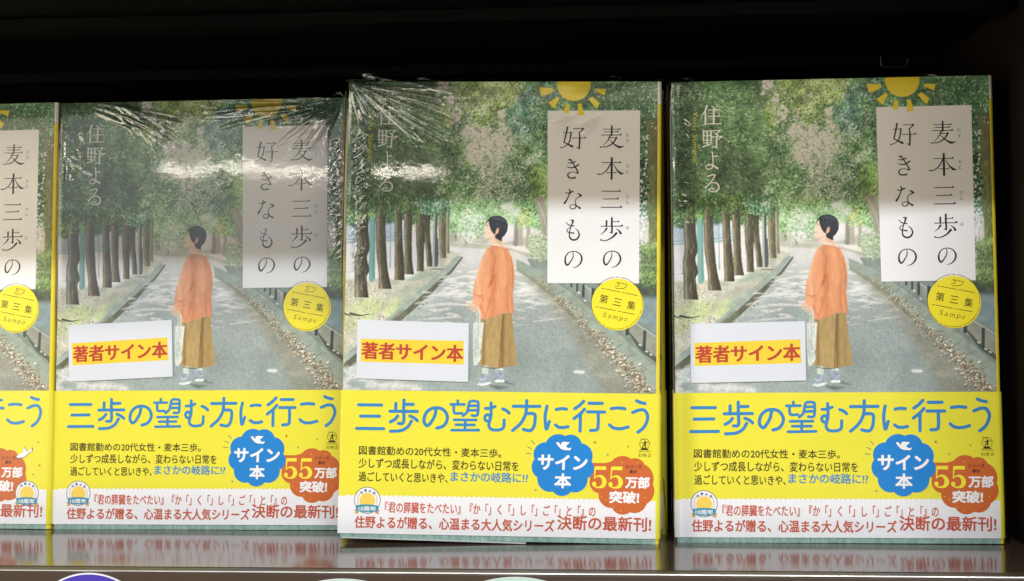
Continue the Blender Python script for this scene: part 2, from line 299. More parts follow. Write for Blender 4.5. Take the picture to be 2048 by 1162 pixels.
    for x, y in ((1800, 578), (1850, 622), (1888, 660), (1922, 683), (1945, 703), (1975, 732)): line([(x, y), (x - 12, y + 6), (x - 15, y + 14)], 1.2, col(96, 104, 92), .7)
    for x, y0, y1, w in ((1813, 561, 569, 4), (1825, 561, 578, 4), (1838, 566, 588, 5.5), (1858, 574, 602, 6), (1931, 648, 662, 8), (1967, 657, 692, 6.5)): line([(x, y0), (x, y1)], w, col(66, 76, 72), .95)
    for x, y in ((1958, 684), (1972, 697), (1981, 703), (1829, 581), (1842, 597)): dab(x, y, 3.2, 1.6, .5, col(232, 226, 214), .9)
    def litter(cx, cy, sx, sy, th, n, s):
        cx -= 6; cy += 1; n = int(n * .6)
        for _ in range(n):
            u, v = rng.normal(0, 1, 2); x = cx + u * sx * np.cos(th) - v * sy * np.sin(th); y = cy + u * sx * np.sin(th) + v * sy * np.cos(th)
            r = rng.uniform(.6, 1.25) * s
            dab(x + .6, y + .9, r * 1.05, r * .7, rng.uniform(0, 3.1), col(*((78, 72, 56), (98, 90, 70))[rng.integers(2)]), .75)
            dab(x, y, r, r * rng.uniform(.35, .75), rng.uniform(-.7, .9), col(*((236, 226, 208), (214, 200, 172), (190, 172, 138), (245, 238, 226), (160, 142, 112), (206, 186, 164))[rng.integers(6)]), .95)
    for a in ((1768, 561, 9, 6, .8, 60, 1.4), (1803, 600, 13, 5, .6, 110, 1.7), (1838, 620, 14, 4, .65, 60, 1.5), (1852, 648, 14, 5, .75, 90, 1.8), (1876, 668, 12, 6, .7, 100, 2.0), (1895, 690, 13, 7, .75, 120, 2.5), (1920, 712, 13, 8, .75, 120, 2.9),
              (1945, 736, 13, 9, .7, 110, 3.2), (1965, 758, 12, 9, .75, 100, 3.2), (1980, 772, 9, 7, .6, 80, 3.0), (1952, 768, 10, 7, .5, 50, 2.4), (1815, 590, 26, 10, .7, 40, 1.2)): litter(*a)
    asph = road * np.clip((YY - 560) / 60, 0, 1)
    # ------------------------------------------------------------- far side of the park
    put(poly([(1345, 455), (1450, 445), (1480, 470), (1480, 485), (1345, 492)], 2), tint((196, 208, 224), .10), .85)
    put(poly([(1345, 492), (1520, 486), (1540, 520), (1480, 560), (1345, 565)], 3), tint((243, 236, 233), .04))
    for y, c in ((482, (120, 172, 170)), (485, (222, 234, 236)), (487.5, (110, 166, 162))): line([(1344, y + 3), (1400, y), (1480, y - 8)], 1.5, col(*c), .9)
    line([(1437, 440), (1439, 540)], 2.4, col(150, 178, 190), .9); line([(1345, 487), (1346, 580)], 4.5, col(128, 184, 172), .95); line([(1345, 551), (1372, 548)], 1, col(190, 190, 184), .8)
    put(poly([(1558, 486), (1660, 488), (1725, 505), (1740, 518), (1690, 500), (1560, 494)], 1.2), tint((196, 192, 172), .1), .9)
    put(poly([(1552, 472), (1735, 470), (1740, 490), (1552, 486)], 2), tint((198, 192, 176), .12), .85)
    for x, y0, y1, w, c in ((1566, 445, 482, 9, (186, 184, 166)), (1573, 450, 480, 5, (160, 160, 140)), (1594, 462, 488, 5, (150, 162, 142)), (1697, 436, 484, 10, (140, 140, 128)), (1706, 436, 484, 9, (190, 178, 158)), (1722, 440, 490, 8, (178, 172, 150))):
        line([(x, y0), (x - 1, (y0 + y1) / 2), (x - 1, y1)], [w, w * .9, w * 1.25], col(*c), .9, 2)
    put(poly([(1665, 452), (1690, 446), (1692, 480), (1668, 484)], 2), col(250, 240, 240), .8)
    bush = warp(poly([(1722, 470), (1745, 463), (1762, 470), (1765, 512), (1740, 515), (1725, 500)], 3), .4); put(bush, tint((196, 206, 176), .1)); leaves(bush, 420, [(150, 166, 128), (190, 204, 166), (226, 232, 208)], .8, 2, .6)
    # ------------------------------------------------------------- tree trunks on the left
    def trunk(lp, rp, base, dark, light, grain):
        pts = list(curve(lp, 6)) + list(curve(rp, 6))[::-1]; m = poly(pts, .5) * np.clip((YY - 398) / 36, 0, 1); base = tuple(v * .86 for v in base); put(m, tint(base, .22, noise(9, 3, .35)))
        ys = np.array([p[1] for p in lp]); y0, y1 = min(ys), max(ys)
        lx = np.interp(YY[:, 0], [p[1] for p in lp], [p[0] for p in lp])[:, None]; rx = np.interp(YY[:, 0], [p[1] for p in rp], [p[0] for p in rp])[:, None]
        t = (XX - lx) / np.maximum(rx - lx, 1); put(m * np.clip((t - .38) * 2.2, 0, 1), col(*dark), .78); put(m * np.exp(-((t - .16) / .13) ** 2), col(*light), .6)
        for k in range(grain):
            f = rng.uniform(.08, .92); ya = rng.uniform(y0, y1 - 8); yb = ya + rng.uniform(8, 40); q = []
            for yy in np.linspace(ya, min(yb, y1), 5):
                a = np.interp(yy, [p[1] for p in lp], [p[0] for p in lp]); b = np.interp(yy, [p[1] for p in rp], [p[0] for p in rp]); q.append((a + (b - a) * np.clip(f + rng.normal(0, .06), .03, .97), yy))
            line(q, [.5, rng.uniform(.8, 2.2), .5], col(*(dark if rng.random() < .68 else light)), rng.uniform(.25, .6) * np.clip((ya - 398) / 40, 0, 1))
    dk, lt = (62, 58, 44), (196, 184, 150)
    def draw_trunks():
        trunk([(1552, 400), (1553, 470), (1553, 508)], [(1558, 400), (1558, 470), (1560, 508)], (168, 160, 132), (120, 112, 90), (206, 200, 172), 6)
        trunk([(1536, 395), (1537, 470), (1541, 517)], [(1551, 395), (1551, 470), (1553, 517)], (150, 140, 104), (92, 86, 62), (204, 194, 156), 14)
        trunk([(1506, 400), (1506, 460), (1512, 510), (1514, 535)], [(1520, 400), (1518, 460), (1522, 500), (1526, 535)], (122, 112, 84), dk, lt, 12)
        trunk([(1491, 400), (1490, 470), (1494, 520), (1494, 545)], [(1514, 400), (1511, 450), (1507, 500), (1508, 545)], (118, 108, 82), dk, lt, 18)
        trunk([(1462, 410), (1466, 470), (1468, 520), (1467, 552)], [(1481, 410), (1481, 470), (1483, 520), (1488, 552)], (130, 122, 92), dk, lt, 18)
        trunk([(1442, 400), (1446, 470), (1448, 530), (1449, 564)], [(1459, 400), (1461, 470), (1466, 520), (1469, 564)], (120, 108, 80), dk, lt, 22)
        line([(1399, 440), (1400, 500), (1402, 562)], [9, 11.5, 13], col(138, 180, 170)); line([(1404, 440), (1405, 560)], 4, col(104, 148, 140), .6, 2)
        trunk([(1410, 400), (1408, 440), (1409, 500), (1415, 545), (1417, 582)], [(1427, 400), (1426, 450), (1430, 510), (1434, 545), (1443, 582)], (124, 110, 84), dk, lt, 30)
        trunk([(1374, 400), (1367, 450), (1369, 500), (1366, 530), (1368, 600)], [(1390, 400), (1391, 460), (1395, 500), (1390, 520), (1396, 545), (1391, 560), (1396, 601)], (122, 110, 84), dk, (210, 206, 184), 34)
        line([(1527, 390), (1528, 450), (1529, 534)], [4.5, 6, 7.5], col(182, 184, 180)); line([(1531, 390), (1531, 450), (1533, 534)], [3, 4.5, 6], col(92, 94, 94)); line([(1535, 480), (1536, 530)], 3, col(88, 90, 88)); line([(1519, 537.5), (1543, 537.5)], 4, col(205, 202, 188)); line([(1524, 540), (1545, 540)], 2, col(96, 98, 80), .8)
    draw_trunks()
    for p in ((1360, 634, 1400, 634), (1340, 632, 1362, 640)): line([(p[0], p[1]), ((p[0] + p[2]) / 2, p[1] + 3), (p[2], p[3])], [5, 3, 1], col(66, 62, 50), .9, 1.5)
    # ------------------------------------------------------------- foliage
    P_con = [(50, 62, 50), (76, 98, 72), (104, 132, 92), (136, 170, 116), (172, 200, 146)]
    P_dark = [(44, 52, 42), (62, 76, 58), (84, 104, 76), (112, 138, 98)]
    P_mid = [(72, 96, 70), (106, 140, 96), (142, 178, 120), (180, 206, 148), (210, 224, 184)]
    P_yel = [(92, 116, 62), (134, 164, 82), (172, 198, 108), (204, 220, 144), (228, 234, 186)]
    P_blu = [(70, 100, 92), (100, 138, 126), (140, 180, 168), (184, 212, 200), (214, 230, 222)]
    P_lit = [(96, 134, 76), (136, 182, 110), (168, 210, 138), (200, 228, 172), (226, 238, 206)]
    # pale haze of small twigs across the sky
    tw = warp(poly([(1580, 250), (1690, 235), (1700, 400), (1590, 420)], 8)); put(tw, tint((228, 220, 206), .12), .45); leaves(tw, 1100, [(168, 172, 144), (204, 204, 178), (228, 220, 206), (240, 230, 222)], .8, 2.2, .5, alpha=.5)
    for pts in ([(1596, 300), (1606, 310), (1614, 330), (1612, 350)], [(1668, 262), (1660, 290), (1640, 300), (1650, 330)], [(1600, 240), (1590, 262), (1600, 300)], [(1655, 300), (1672, 318), (1680, 340)], [(1622, 300), (1640, 320), (1655, 328)]): line(pts, [.6, 1.0, .5], col(140, 138, 116), .5)
    sm_ = np.zeros((PH, PW))
    for x, y, rx, ry, am in ((1535, 163, 13, 20, 1), (1552, 198, 9, 22, .8), (1566, 228, 12, 20, 1), (1590, 262, 17, 20, .9), (1602, 300, 17, 28, 1.15), (1630, 285, 26, 32, .75), (1660, 228, 11, 22, .95), (1662, 285, 24, 32, .7), (1691, 246, 9, 12, .8), (1628, 335, 28, 24, .62), (1655, 360, 26, 26, .45), (1590, 235, 9, 9, .4), (1505, 330, 9, 7, .35), (1545, 300, 14, 22, .35)):
        sm_ = np.maximum(sm_, am * np.exp(-((XX - x) / rx) ** 2 - ((YY - y) / ry) ** 2))
    sky = np.clip((sm_ * 1.15 + (noise(11, 3) - .5) * 1.5 - .38) * 3.2, 0, 1)
    tops = warp(poly([(1330, 140), (2010, 140), (2010, 430), (1700, 425), (1640, 412), (1575, 430), (1330, 455)], 3), .5)
    fol = np.clip(tops - sky * .97, 0, 1); fol *= 1 - .75 * tw * (YY > 250)
    skyband = blur(warp(poly([(1515, 150), (1560, 150), (1600, 230), (1650, 205), (1700, 240), (1700, 395), (1600, 405), (1580, 330), (1550, 250)], 6), .5), 4)
    put(fol, tint((106, 132, 96), .3, n1)); put(fol, tint((150, 178, 124), .3, n2), np.clip((n1 - .42) * 3, 0, .8)[...])
    L = np.clip((1540 - XX) / 60, 0, 1) * fol; put(L, tint((74, 92, 68), .35, n2), .9)
    R = np.clip((XX - 1705) / 50, 0, 1) * fol; put(R, tint((74, 104, 74), .3, n2), .8)
    M = np.clip(1 - np.abs(XX - 1630) / 90, 0, 1) * fol
    leaves(L + 1e-6, 2600, P_con, 1.3, 4.2, .32, ang=.55, spread=.7)
    leaves(L * (YY > 240) * (YY < 405) + 1e-6, 1200, P_dark, 1.5, 5, .35, ang=.7, spread=.7, alpha=.7)
    core = warp(poly([(1375, 325), (1400, 345), (1402, 395), (1360, 400), (1352, 360)], 4) + poly([(1425, 300), (1470, 285), (1530, 330), (1525, 395), (1440, 398), (1420, 350)], 7) * .8 + poly([(1378, 185), (1420, 200), (1470, 260), (1450, 290), (1395, 250)], 6) * .5, .5)
    put(core, tint((74, 80, 62), .3, n2), .5); leaves(core + 1e-6, 900, [(48, 50, 40), (70, 76, 58), (92, 104, 74), (126, 140, 100)], 1, 4, .3, ang=.75, spread=.5, alpha=.7)
    for k in range(150):
        x, y = rng.uniform(1345, 1500), rng.uniform(170, 390); l = rng.uniform(5, 16); an = rng.normal(.65, .25); line([(x, y), (x + l * .5, y + l * .5 * an + 1), (x + l, y + l * an)], [.4, rng.uniform(.7, 1.5), .4], col(*((132, 158, 112), (150, 176, 128), (46, 52, 42), (112, 130, 100))[rng.integers(4)]), .65)
    leaves(M + 1e-6, 3000, P_mid, 1.1, 3.0, .5); yl = warp(poly([(1560, 150), (1700, 150), (1690, 215), (1650, 240), (1610, 245), (1580, 215), (1545, 260), (1525, 230)], 5), .5) * fol
    put(yl, tint((166, 190, 104), .3, n2), .8); leaves(yl + 1e-6, 2000, P_yel, 1.1, 3.0, .5)
    md = warp(poly([(1535, 260), (1585, 280), (1590, 330), (1620, 345), (1600, 395), (1535, 400)], 5), .6) * tops; put(md, tint((132, 160, 112), .3, n2), .8); leaves(md + 1e-6, 1500, P_mid, 1.2, 3.4, .5)
    bl = warp(poly([(1690, 190), (1740, 150), (1765, 165), (1755, 215), (1735, 250), (1712, 285), (1682, 262), (1672, 225)], 5), .6); put(bl, tint((112, 150, 136), .3, n2), .85); leaves(bl + 1e-6, 1000, P_blu, 1.4, 4.5, .3, ang=2.2, spread=.6)
    dkr = warp(poly([(1730, 205), (1770, 200), (1770, 290), (1730, 300), (1715, 260)], 5), .6); leaves(dkr + 1e-6, 500, P_dark, 1.5, 3.5, .5); leaves(R * (YY < 215) + 1e-6, 1500, [(46, 66, 48), (72, 104, 70), (100, 140, 92), (150, 186, 130)], 1.2, 3.2, .5)
    rr = warp(poly([(1680, 285), (1760, 275), (1765, 410), (1700, 415), (1655, 395), (1640, 360), (1670, 320)], 5), .6); put(rr, tint((104, 132, 92), .32, n2), .9); leaves(rr + 1e-6, 2200, [(54, 76, 54), (90, 122, 80), (128, 158, 108), (166, 188, 150), (206, 218, 196)], 1.1, 3.0, .5)
    gr = warp(poly([(1640, 345), (1700, 330), (1710, 380), (1660, 395)], 5), .6); leaves(gr + 1e-6, 380, [(120, 132, 112), (160, 170, 150), (196, 198, 184)], 1, 2.6, .5, alpha=.7)
    ol = warp(poly([(1718, 330), (1760, 325), (1762, 392), (1722, 400)], 4), .5); put(ol, tint((116, 132, 66), .3, n2), .6); leaves(ol + 1e-6, 300, P_yel[:3], 1.2, 3, .5, alpha=.7)
    for k in range(240):
        x = rng.uniform(1560, 1985); y = rng.uniform(155, 420)
        if fol[int(y) - PY0, int(x) - PX0] > .6: dab(x, y, rng.uniform(.7, 1.6), rng.uniform(.7, 1.4), 0, col(244, 240, 226), .75)
    lift = np.clip(tops, 0, 1)[..., None]; img[:] = img * (1 - lift) + lift * (img ** np.array([.83, .70, .79]))
    dp = np.clip(tops, 0, 1) * (1 - sky) * np.clip((noise(20, 3) - .40) * 4, 0, 1); leaves(dp + 1e-6, 2600, [(34, 46, 34), (50, 66, 48), (66, 88, 62)], .8, 2.8, .45, alpha=.45)
    hp = np.clip(tops, 0, 1) * np.clip((noise(24, 3) - .42) * 4, 0, 1); leaves(hp + 1e-6, 2600, [(140, 176, 116), (170, 198, 138), (200, 218, 172), (158, 196, 166)], .6, 1.7, .5, alpha=.42)
    leaves(skyband * hp + 1e-6, 900, [(176, 188, 160), (212, 210, 196), (240, 230, 226), (250, 240, 238)], .7, 2.4, .55, alpha=.8); leaves(skyband * (1 - hp) + 1e-6, 420, [(236, 226, 220), (206, 206, 188), (150, 168, 128)], .8, 2.4, .5, alpha=.6)
    vol = np.clip(tops, 0, 1) * (1 - sky) * (1 - .7 * np.clip(skyband, 0, 1)); cl = np.clip((warp(noise(46, 3)) - .5) * 2.6, -1, 1) * .6 + np.clip((noise(19, 2) - .5) * 2.4, -1, 1) * .4; img[:] = img * (1 + (vol * cl * .42)[..., None] * np.array([1.05, 1, .95]))
    # lit foliage below
    lf = warp(poly([(1480, 395), (1560, 388), (1660, 398), (1760, 400), (1760, 455), (1715, 452), (1690, 440), (1620, 470), (1590, 455), (1562, 475), (1545, 440), (1490, 470)], 5), .55)
    put(lf, tint((166, 204, 146), .22, n2), .85); leaves(lf + 1e-6, 2000, P_lit, 1.0, 3.0, .55, alpha=.75)
    for p, m in ((poly([(1590, 432), (1612, 424), (1622, 436), (1616, 470), (1595, 478), (1582, 460)], 5), .6), (poly([(1664, 402), (1690, 396), (1688, 412), (1668, 420)], 3), .8), (poly([(1682, 418), (1705, 408), (1702, 430), (1686, 430)], 4), .7)): put(warp(p, .3), col(244, 244, 238), m)
    leaves(warp(poly([(1578, 440), (1625, 425), (1628, 480), (1580, 482)], 4), .3) + 1e-6, 350, [(160, 190, 140), (200, 222, 184), (236, 240, 226), (250, 248, 244)], .8, 2.0, .8, alpha=.7)
    leaves(poly([(1700, 425), (1722, 420), (1724, 445), (1696, 452)], 3) + 1e-6, 90, [(190, 206, 110), (232, 222, 120), (214, 226, 160)], 1, 2.4, .7)
    hang = warp(poly([(1345, 398), (1550, 392), (1545, 425), (1510, 440), (1500, 470), (1482, 452), (1465, 440), (1445, 440), (1412, 430), (1405, 455), (1385, 445), (1375, 462), (1345, 468)], 3), .5)
    hang *= np.clip(1.5 - 3.4 * np.clip((YY - 408) / 50, 0, 1) * noise(16, 3, .7), 0, 1)
    leaves(hang + 1e-6, 900, [(48, 66, 42), (66, 90, 54), (86, 116, 66), (108, 142, 78)], 1.6, 4.6, .35, ang=1.2, spread=.5); leaves(hang + 1e-6, 1100, [(52, 76, 44), (86, 122, 64), (122, 162, 86), (160, 196, 116), (198, 222, 156)], .9, 2.8, .4, ang=1.35, spread=.6)
    draw_trunks(); leaves(hang * (YY < 448) + 1e-6, 750, [(58, 80, 48), (88, 122, 64), (120, 158, 84), (158, 194, 116)], .9, 3.0, .4, ang=1.35, spread=.6)
    gl = warp(poly([(1490, 396), (1560, 390), (1552, 430), (1500, 425)], 4), .5); leaves(gl + 1e-6, 420, [(86, 130, 92), (128, 178, 136), (166, 208, 170), (206, 230, 206)], 1.1, 3, .5)
    # tree standing at the right edge, behind the title
    rt = poly([(1940, 215), (1960, 240), (1962, 330), (1968, 430), (1972, 520), (1966, 572), (2010, 572), (2010, 215)], 1); put(rt * (YY > 230), tint((134, 138, 88), .22, noise(10, 3, .4)))
    put(rt * np.clip((XX - 1975) / 12, 0, 1) * (YY > 240), tint((104, 110, 62), .2), .7); put(rt * (YY > 225) * (YY < 320), tint((106, 106, 82), .25), .55)
    leaves(rt * (YY > 400) + 1e-6, 420, [(84, 100, 58), (124, 146, 78), (150, 172, 100)], 1, 2.6, .5, alpha=.6)
    for k in range(46): line([(1963 + rng.uniform(0, 26), 250 + rng.uniform(0, 280)) for _ in (0,)] * 1 + [(1965 + rng.uniform(0, 26), 300 + rng.uniform(0, 260))], .9, col(92, 92, 62), .12)
    ls = warp(poly([(1940, 215), (1957, 240), (1962, 330), (1964, 430), (1960, 500), (1935, 505), (1935, 215)], 2), .2); leaves(ls * (YY < 400) + 1e-6, 330, [(36, 54, 42), (60, 84, 62), (98, 122, 96)], 1.4, 4, .5); leaves(ls * (YY > 395) + 1e-6, 260, [(120, 150, 130), (176, 204, 186), (226, 232, 226)], 1.2, 3.5, .6)
    for k in range(70): dab(rng.uniform(1943, 1962), rng.uniform(255, 470), rng.uniform(1, 3.6), rng.uniform(.9, 2.4), rng.uniform(0, 3), col(240, 232, 228), .8)
    for k in range(60):
        x, y = rng.uniform(1850, 1988), rng.uniform(152, 250); dab(x, y, rng.uniform(.9, 2.9), rng.uniform(.8, 1.5), rng.uniform(.5, 2.4), col(238, 236, 226), .85 if x > 1925 else .5)
    hd = warp(poly([(1955, 480), (2010, 470), (2010, 578), (1975, 580), (1952, 560)], 3), .35); put(hd, tint((134, 156, 96), .25, n2), .75); leaves(hd + 1e-6, 800, [(70, 92, 54), (110, 140, 76), (150, 182, 104), (186, 206, 140)], .9, 2.6, .4, ang=1.4, spread=.5)
    put(poly([(1945, 560), (1975, 566), (2010, 572), (2010, 590), (1950, 586)], 3), tint((66, 76, 62), .3), .8); line([(1950, 520), (1985, 524)], 1, col(200, 208, 196), .7)
    dt = poly([(1730, 392), (1748, 388), (1765, 430), (1765, 470), (1752, 468), (1742, 430)], 1.5); put(dt, tint((172, 166, 146), .14)); line([(1738, 398), (1752, 430), (1760, 462)], 2.5, col(208, 202, 186), .7, 2)
    # ------------------------------------------------------------- the walking figure, printed small
    def S(ox, oy, s, pts): return [(ox + x / s, oy + y / s) for x, y in pts]
    A = lambda pts: S(1540, 420, 7.746, pts); B = lambda pts: S(1540, 550, 7.746, pts); C = lambda pts: S(1540, 660, 7.746, pts)
    line(C([(870, 870), (1000, 900), (1150, 890)]), [3, 8, 2], col(96, 108, 104), .75, 4); line(C([(1075, 800), (1180, 830), (1260, 850)]), [6, 4, 1], col(90, 102, 98), .6, 3)
    put(poly(C([(735, 560), (838, 570), (832, 700), (728, 690)])), col(214, 222, 210)); put(poly(C([(960, 600), (1065, 600), (1070, 670), (950, 680)])), col(218, 226, 214))
    put(poly(curve(C([(720, 690), (840, 690), (862, 720), (872, 830), (800, 850), (700, 870), (668, 855), (672, 800), (700, 740), (720, 690)]), 5)), tint((170, 180, 192), .2)); line(C([(672, 858), (760, 858), (868, 830)]), [3, 6, 4], col(238, 240, 234))
    put(poly(curve(C([(890, 665), (960, 625), (1070, 650), (1078, 790), (1000, 805), (950, 790), (930, 750), (890, 720), (890, 665)]), 5)), tint((166, 178, 192), .2)); line(C([(962, 800), (1076, 798)]), 5, col(238, 240, 234)); line(C([(700, 760), (740, 790), (800, 760)]), 2, col(222, 228, 232), .8); line(C([(1000, 680), (1040, 690)]), 2.5, col(104, 118, 134), .7)
    put(poly(curve(C([(570, -20), (720, -20), (710, 150), (702, 300), (715, 460), (670, 540), (595, 545), (580, 300), (570, -20)]), 6), .5), tint((236, 238, 226), .06)); line(C([(722, 0), (708, 150), (702, 300), (716, 450), (672, 540)]), 2, col(96, 84, 62), .55); 
    skirt = B([(690, 690), (780, 660), (900, 620), (1000, 600), (1180, 580), (1200, 760), (1230, 1000), (1262, 1180), (1280, 1330), (1293, 1395), (1150, 1425), (1005, 1448), (850, 1430), (700, 1408), (666, 1392), (715, 1310), (700, 1150), (715, 950)])
    put(poly(skirt, .4), tint((184, 152, 98), .12, noise(16, 3, .3))); sg = np.clip((XX - 1632) / 36, 0, 1); sm = poly(skirt, .4)
    put(sm * np.exp(-((XX - 1636) / 3.5) ** 2), col(126, 96, 50), .55); put(sm * np.exp(-((XX - 1690) / 9) ** 2), col(150, 118, 64), .35); put(sm * (XX > 1672) * np.exp(-((XX - 1674) / 5) ** 2), col(120, 90, 48), .75)
    line(B([(1030, 610), (1020, 900), (1010, 1150), (1003, 1446)]), [1.2, 1.6, 1.6, 2], col(92, 68, 36), .85); line(B([(1015, 640), (1000, 1000), (992, 1430)]), 1.2, col(200, 168, 108), .6)
    line(C([(710, 575), (850, 600), (1000, 605)]), [1, 2.5, 1], col(80, 58, 34), .8)
    sw = A([(830, 535), (900, 545), (1000, 560), (1060, 575), (1095, 600), (1150, 720), (1185, 850), (1205, 1000), (1195, 1162)]) + B([(1185, 300), (1200, 420), (1207, 600), (1110, 575), (1000, 605), (850, 665), (770, 690), (690, 690), (650, 620), (640, 520), (560, 480), (545, 400), (552, 250), (575, 60)]) + A([(585, 1100), (620, 920), (680, 720), (735, 610)])
    sv = noise(12, 3, .35); sk = poly(sw, .5); put(sk, tint((233, 156, 110), .10, sv))
    for cx, wd, c, al in ((1620, 8, (250, 184, 142), .55), (1634, 7, (246, 176, 132), .35), (1652, 6, (206, 122, 80), .40), (1668, 8, (242, 172, 122), .35), (1681, 5, (214, 134, 88), .40), (1694, 4, (200, 118, 74), .45)): put(sk * np.exp(-((XX - cx - (YY - 590) * (-.06 if cx < 1640 else .03)) / wd) ** 2), col(*c), al)
    put(sk * np.clip((YY - 600) / 40, 0, 1), col(214, 130, 82), .18)
    for pts, w, c, a in ((A([(880, 690), (880, 800), (860, 900), (850, 1010), (820, 1150)]), [2, 4, 5, 4, 3], (206, 112, 66), .6), (B([(870, 0), (840, 100), (800, 180)]), [4, 5, 2], (196, 100, 58), .75), (A([(960, 640), (930, 800), (915, 1000), (900, 1160)]), [2, 5, 6, 5], (226, 138, 88), .5), (B([(900, 0), (890, 200), (840, 380), (800, 520), (740, 680)]), [5, 6, 5, 4, 2], (214, 122, 76), .55),
                         (A([(1130, 720), (1150, 850), (1175, 1000), (1185, 1160)]), [3, 4, 3, 3], (216, 128, 80), .5), (B([(1090, 150), (1100, 400), (1110, 580)]), [2, 3.5, 2], (206, 118, 70), .6), (B([(1140, 200), (1170, 420), (1190, 590)]), [2, 3, 2], (210, 122, 74), .5), (A([(760, 640), (700, 800), (650, 950), (620, 1150)]), [3, 6, 6, 5], (250, 178, 132), .6), (B([(620, 60), (640, 220), (660, 300)]), [2, 3, 3], (252, 196, 156), .7),
                         (B([(570, 310), (640, 330), (720, 320)]), [2, 3, 2], (212, 122, 78), .7), (B([(660, 330), (720, 380), (690, 440)]), [2, 3, 2], (206, 116, 72), .6), (B([(560, 400), (620, 440), (690, 430)]), [3, 4, 3], (250, 178, 138), .6), (A([(1010, 640), (1040, 800), (1050, 1000), (1040, 1160)]), [4, 9, 10, 8], (246, 172, 118), .5), (A([(740, 615), (690, 720), (640, 880), (600, 1080)]), [1, 1.5, 1.5, 1.5], (254, 214, 180), .7),
                         (A([(1100, 610), (1155, 730), (1192, 870), (1208, 1010)]), 1.6, (255, 214, 176), .8), (B([(690, 480), (700, 560), (760, 640)]), [4, 4, 2], (204, 114, 70), .5), (A([(840, 560), (900, 575), (1010, 590), (1070, 600)]), [1, 2, 2, 1], (222, 134, 84), .6)): line(pts, w, col(*c), a, 2.2)
    # hand and bag straps
    put(poly(curve(B([(545, 420), (600, 490), (650, 500), (660, 560), (630, 580), (600, 575), (560, 580), (470, 470), (458, 435), (500, 440), (545, 420)]), 4), .4), col(240, 208, 184))
    for d in ((500, 450, 560, 560), (560, 490, 590, 575), (600, 500, 615, 580)): line(B([(d[0], d[1]), (d[2], d[3])]), 1, col(206, 156, 128), .7)
    line(B([(620, 580), (625, 660), (620, 745)]), 2.6, col(232, 232, 218)); line(B([(665, 560), (668, 660), (665, 740)]), 2.4, col(238, 236, 224)); line(B([(690, 560), (690, 690)]), 1.6, col(210, 200, 170), .7)
    put(poly(B([(572, 740), (650, 745), (738, 742), (725, 850), (715, 1000), (705, 1160), (575, 1160)]), .4), tint((238, 240, 230), .05)); line(B([(650, 760), (640, 1000), (645, 1160)]), [1, 5, 6], col(190, 198, 190), .5, 3); line(B([(720, 780), (708, 1000), (703, 1160)]), 2, col(242, 244, 236), .8); line(C([(600, 20), (605, 300), (640, 520)]), [2, 3, 2], col(184, 192, 182), .5, 2); line(B([(725, 800), (700, 1100)]), [1, 6], col(120, 90, 50), 0)
    # neck, face, hair
    put(poly(curve(A([(780, 440), (800, 500), (830, 535), (920, 545), (1010, 560), (1050, 580), (1020, 540), (985, 480), (900, 400), (800, 380), (780, 440)]), 5), .4), tint((244, 206, 176), .04)); line(A([(830, 528), (900, 530), (960, 520)]), 1.6, col(255, 236, 214), .9); line(A([(880, 440), (930, 480), (980, 520)]), [3, 5, 3], col(222, 170, 138), .6, 2)
    line(A([(1000, 520), (1060, 578)]), 1.6, col(255, 232, 206), .9)
    put(poly(curve(A([(752, 170), (716, 225), (712, 262), (688, 318), (704, 342), (700, 372), (712, 392), (706, 415), (722, 435), (770, 432), (800, 420), (880, 400), (860, 300), (800, 200), (752, 170)]), 5), .4), tint((248, 216, 190), .03))
    line(A([(735, 238), (760, 240)]), 1.2, col(92, 72, 66), .8); line(A([(728, 215), (752, 212)]), .8, col(120, 94, 84), .7); line(A([(698, 348), (725, 352)]), 1.2, col(214, 140, 128), .8); line(A([(715, 435), (770, 445), (820, 420)]), [1, 2, 1], col(216, 164, 136), .6)
    put(poly(curve(A([(712, 235), (735, 165), (790, 100), (880, 72), (970, 85), (1040, 140), (1072, 220), (1065, 300), (1030, 370), (985, 420), (980, 472), (940, 458), (890, 430), (868, 400), (880, 375), (840, 350), (800, 290), (770, 205), (765, 160), (735, 190), (712, 235)]), 6), .4), tint((40, 40, 46), .2))
    for k in range(70):
        t = rng.uniform(0, 1); x0 = 800 + 215 * t; line(A([(x0, 110 + 90 * (t - .4) ** 2), (x0 + 14 + 20 * t, 210), (x0 + 60 - 70 * t, 290 + 90 * t)]), [.3, .9, .3], col(*((84, 90, 112), (24, 26, 36), (62, 66, 84))[rng.integers(3)]), .5)
    line(A([(800, 130), (880, 110), (960, 125), (1010, 170)]), [2, 6, 6, 2], col(110, 118, 140), .4, 4)
    put(poly(curve(A([(925, 265), (895, 280), (875, 340), (880, 368), (915, 350), (930, 310), (925, 265)]), 5), .4), col(240, 186, 150)); line(A([(915, 285), (895, 320), (890, 350)]), 1.1, col(206, 140, 112), .8)
    hard = blur(np.clip(np.clip(tops, 0, 1) + (1 - road) * (YY > 545) * .8, 0, 1), 2)[..., None]; figs = np.clip(poly(skirt) + poly(sw), 0, 1)[..., None]; hard = hard * (1 - figs)
    soft = img + .35 * (img - blur(img, 1.2)); soft = soft * (1 - figs) + blur(img, .5) * figs; img[:] = (img + .7 * (img - blur(img, 1.1)) + .18 * (img - blur(img, 5))) * hard + soft * (1 - hard)
    shd = road * (1 - figs[..., 0]) * np.clip((YY - 560) / 80, 0, 1) * np.clip((noise(70, 3, 2.2) - .46) * 5, 0, 1); put(shd, img * .9, .8)
    # film grain of the print, and fine tooth on the road
    img[:] *= (1 + (nf[..., None] - .5) * .05); tooth = blur(rng.normal(0, 1, (PH, PW)), .7); fig = np.clip(poly(skirt) + poly(sw), 0, 1)
    img[:] *= 1 + (tooth * .11 * asph * (1 - fig) * (XX < 1960))[..., None] * np.array([1.05, 1, .98])
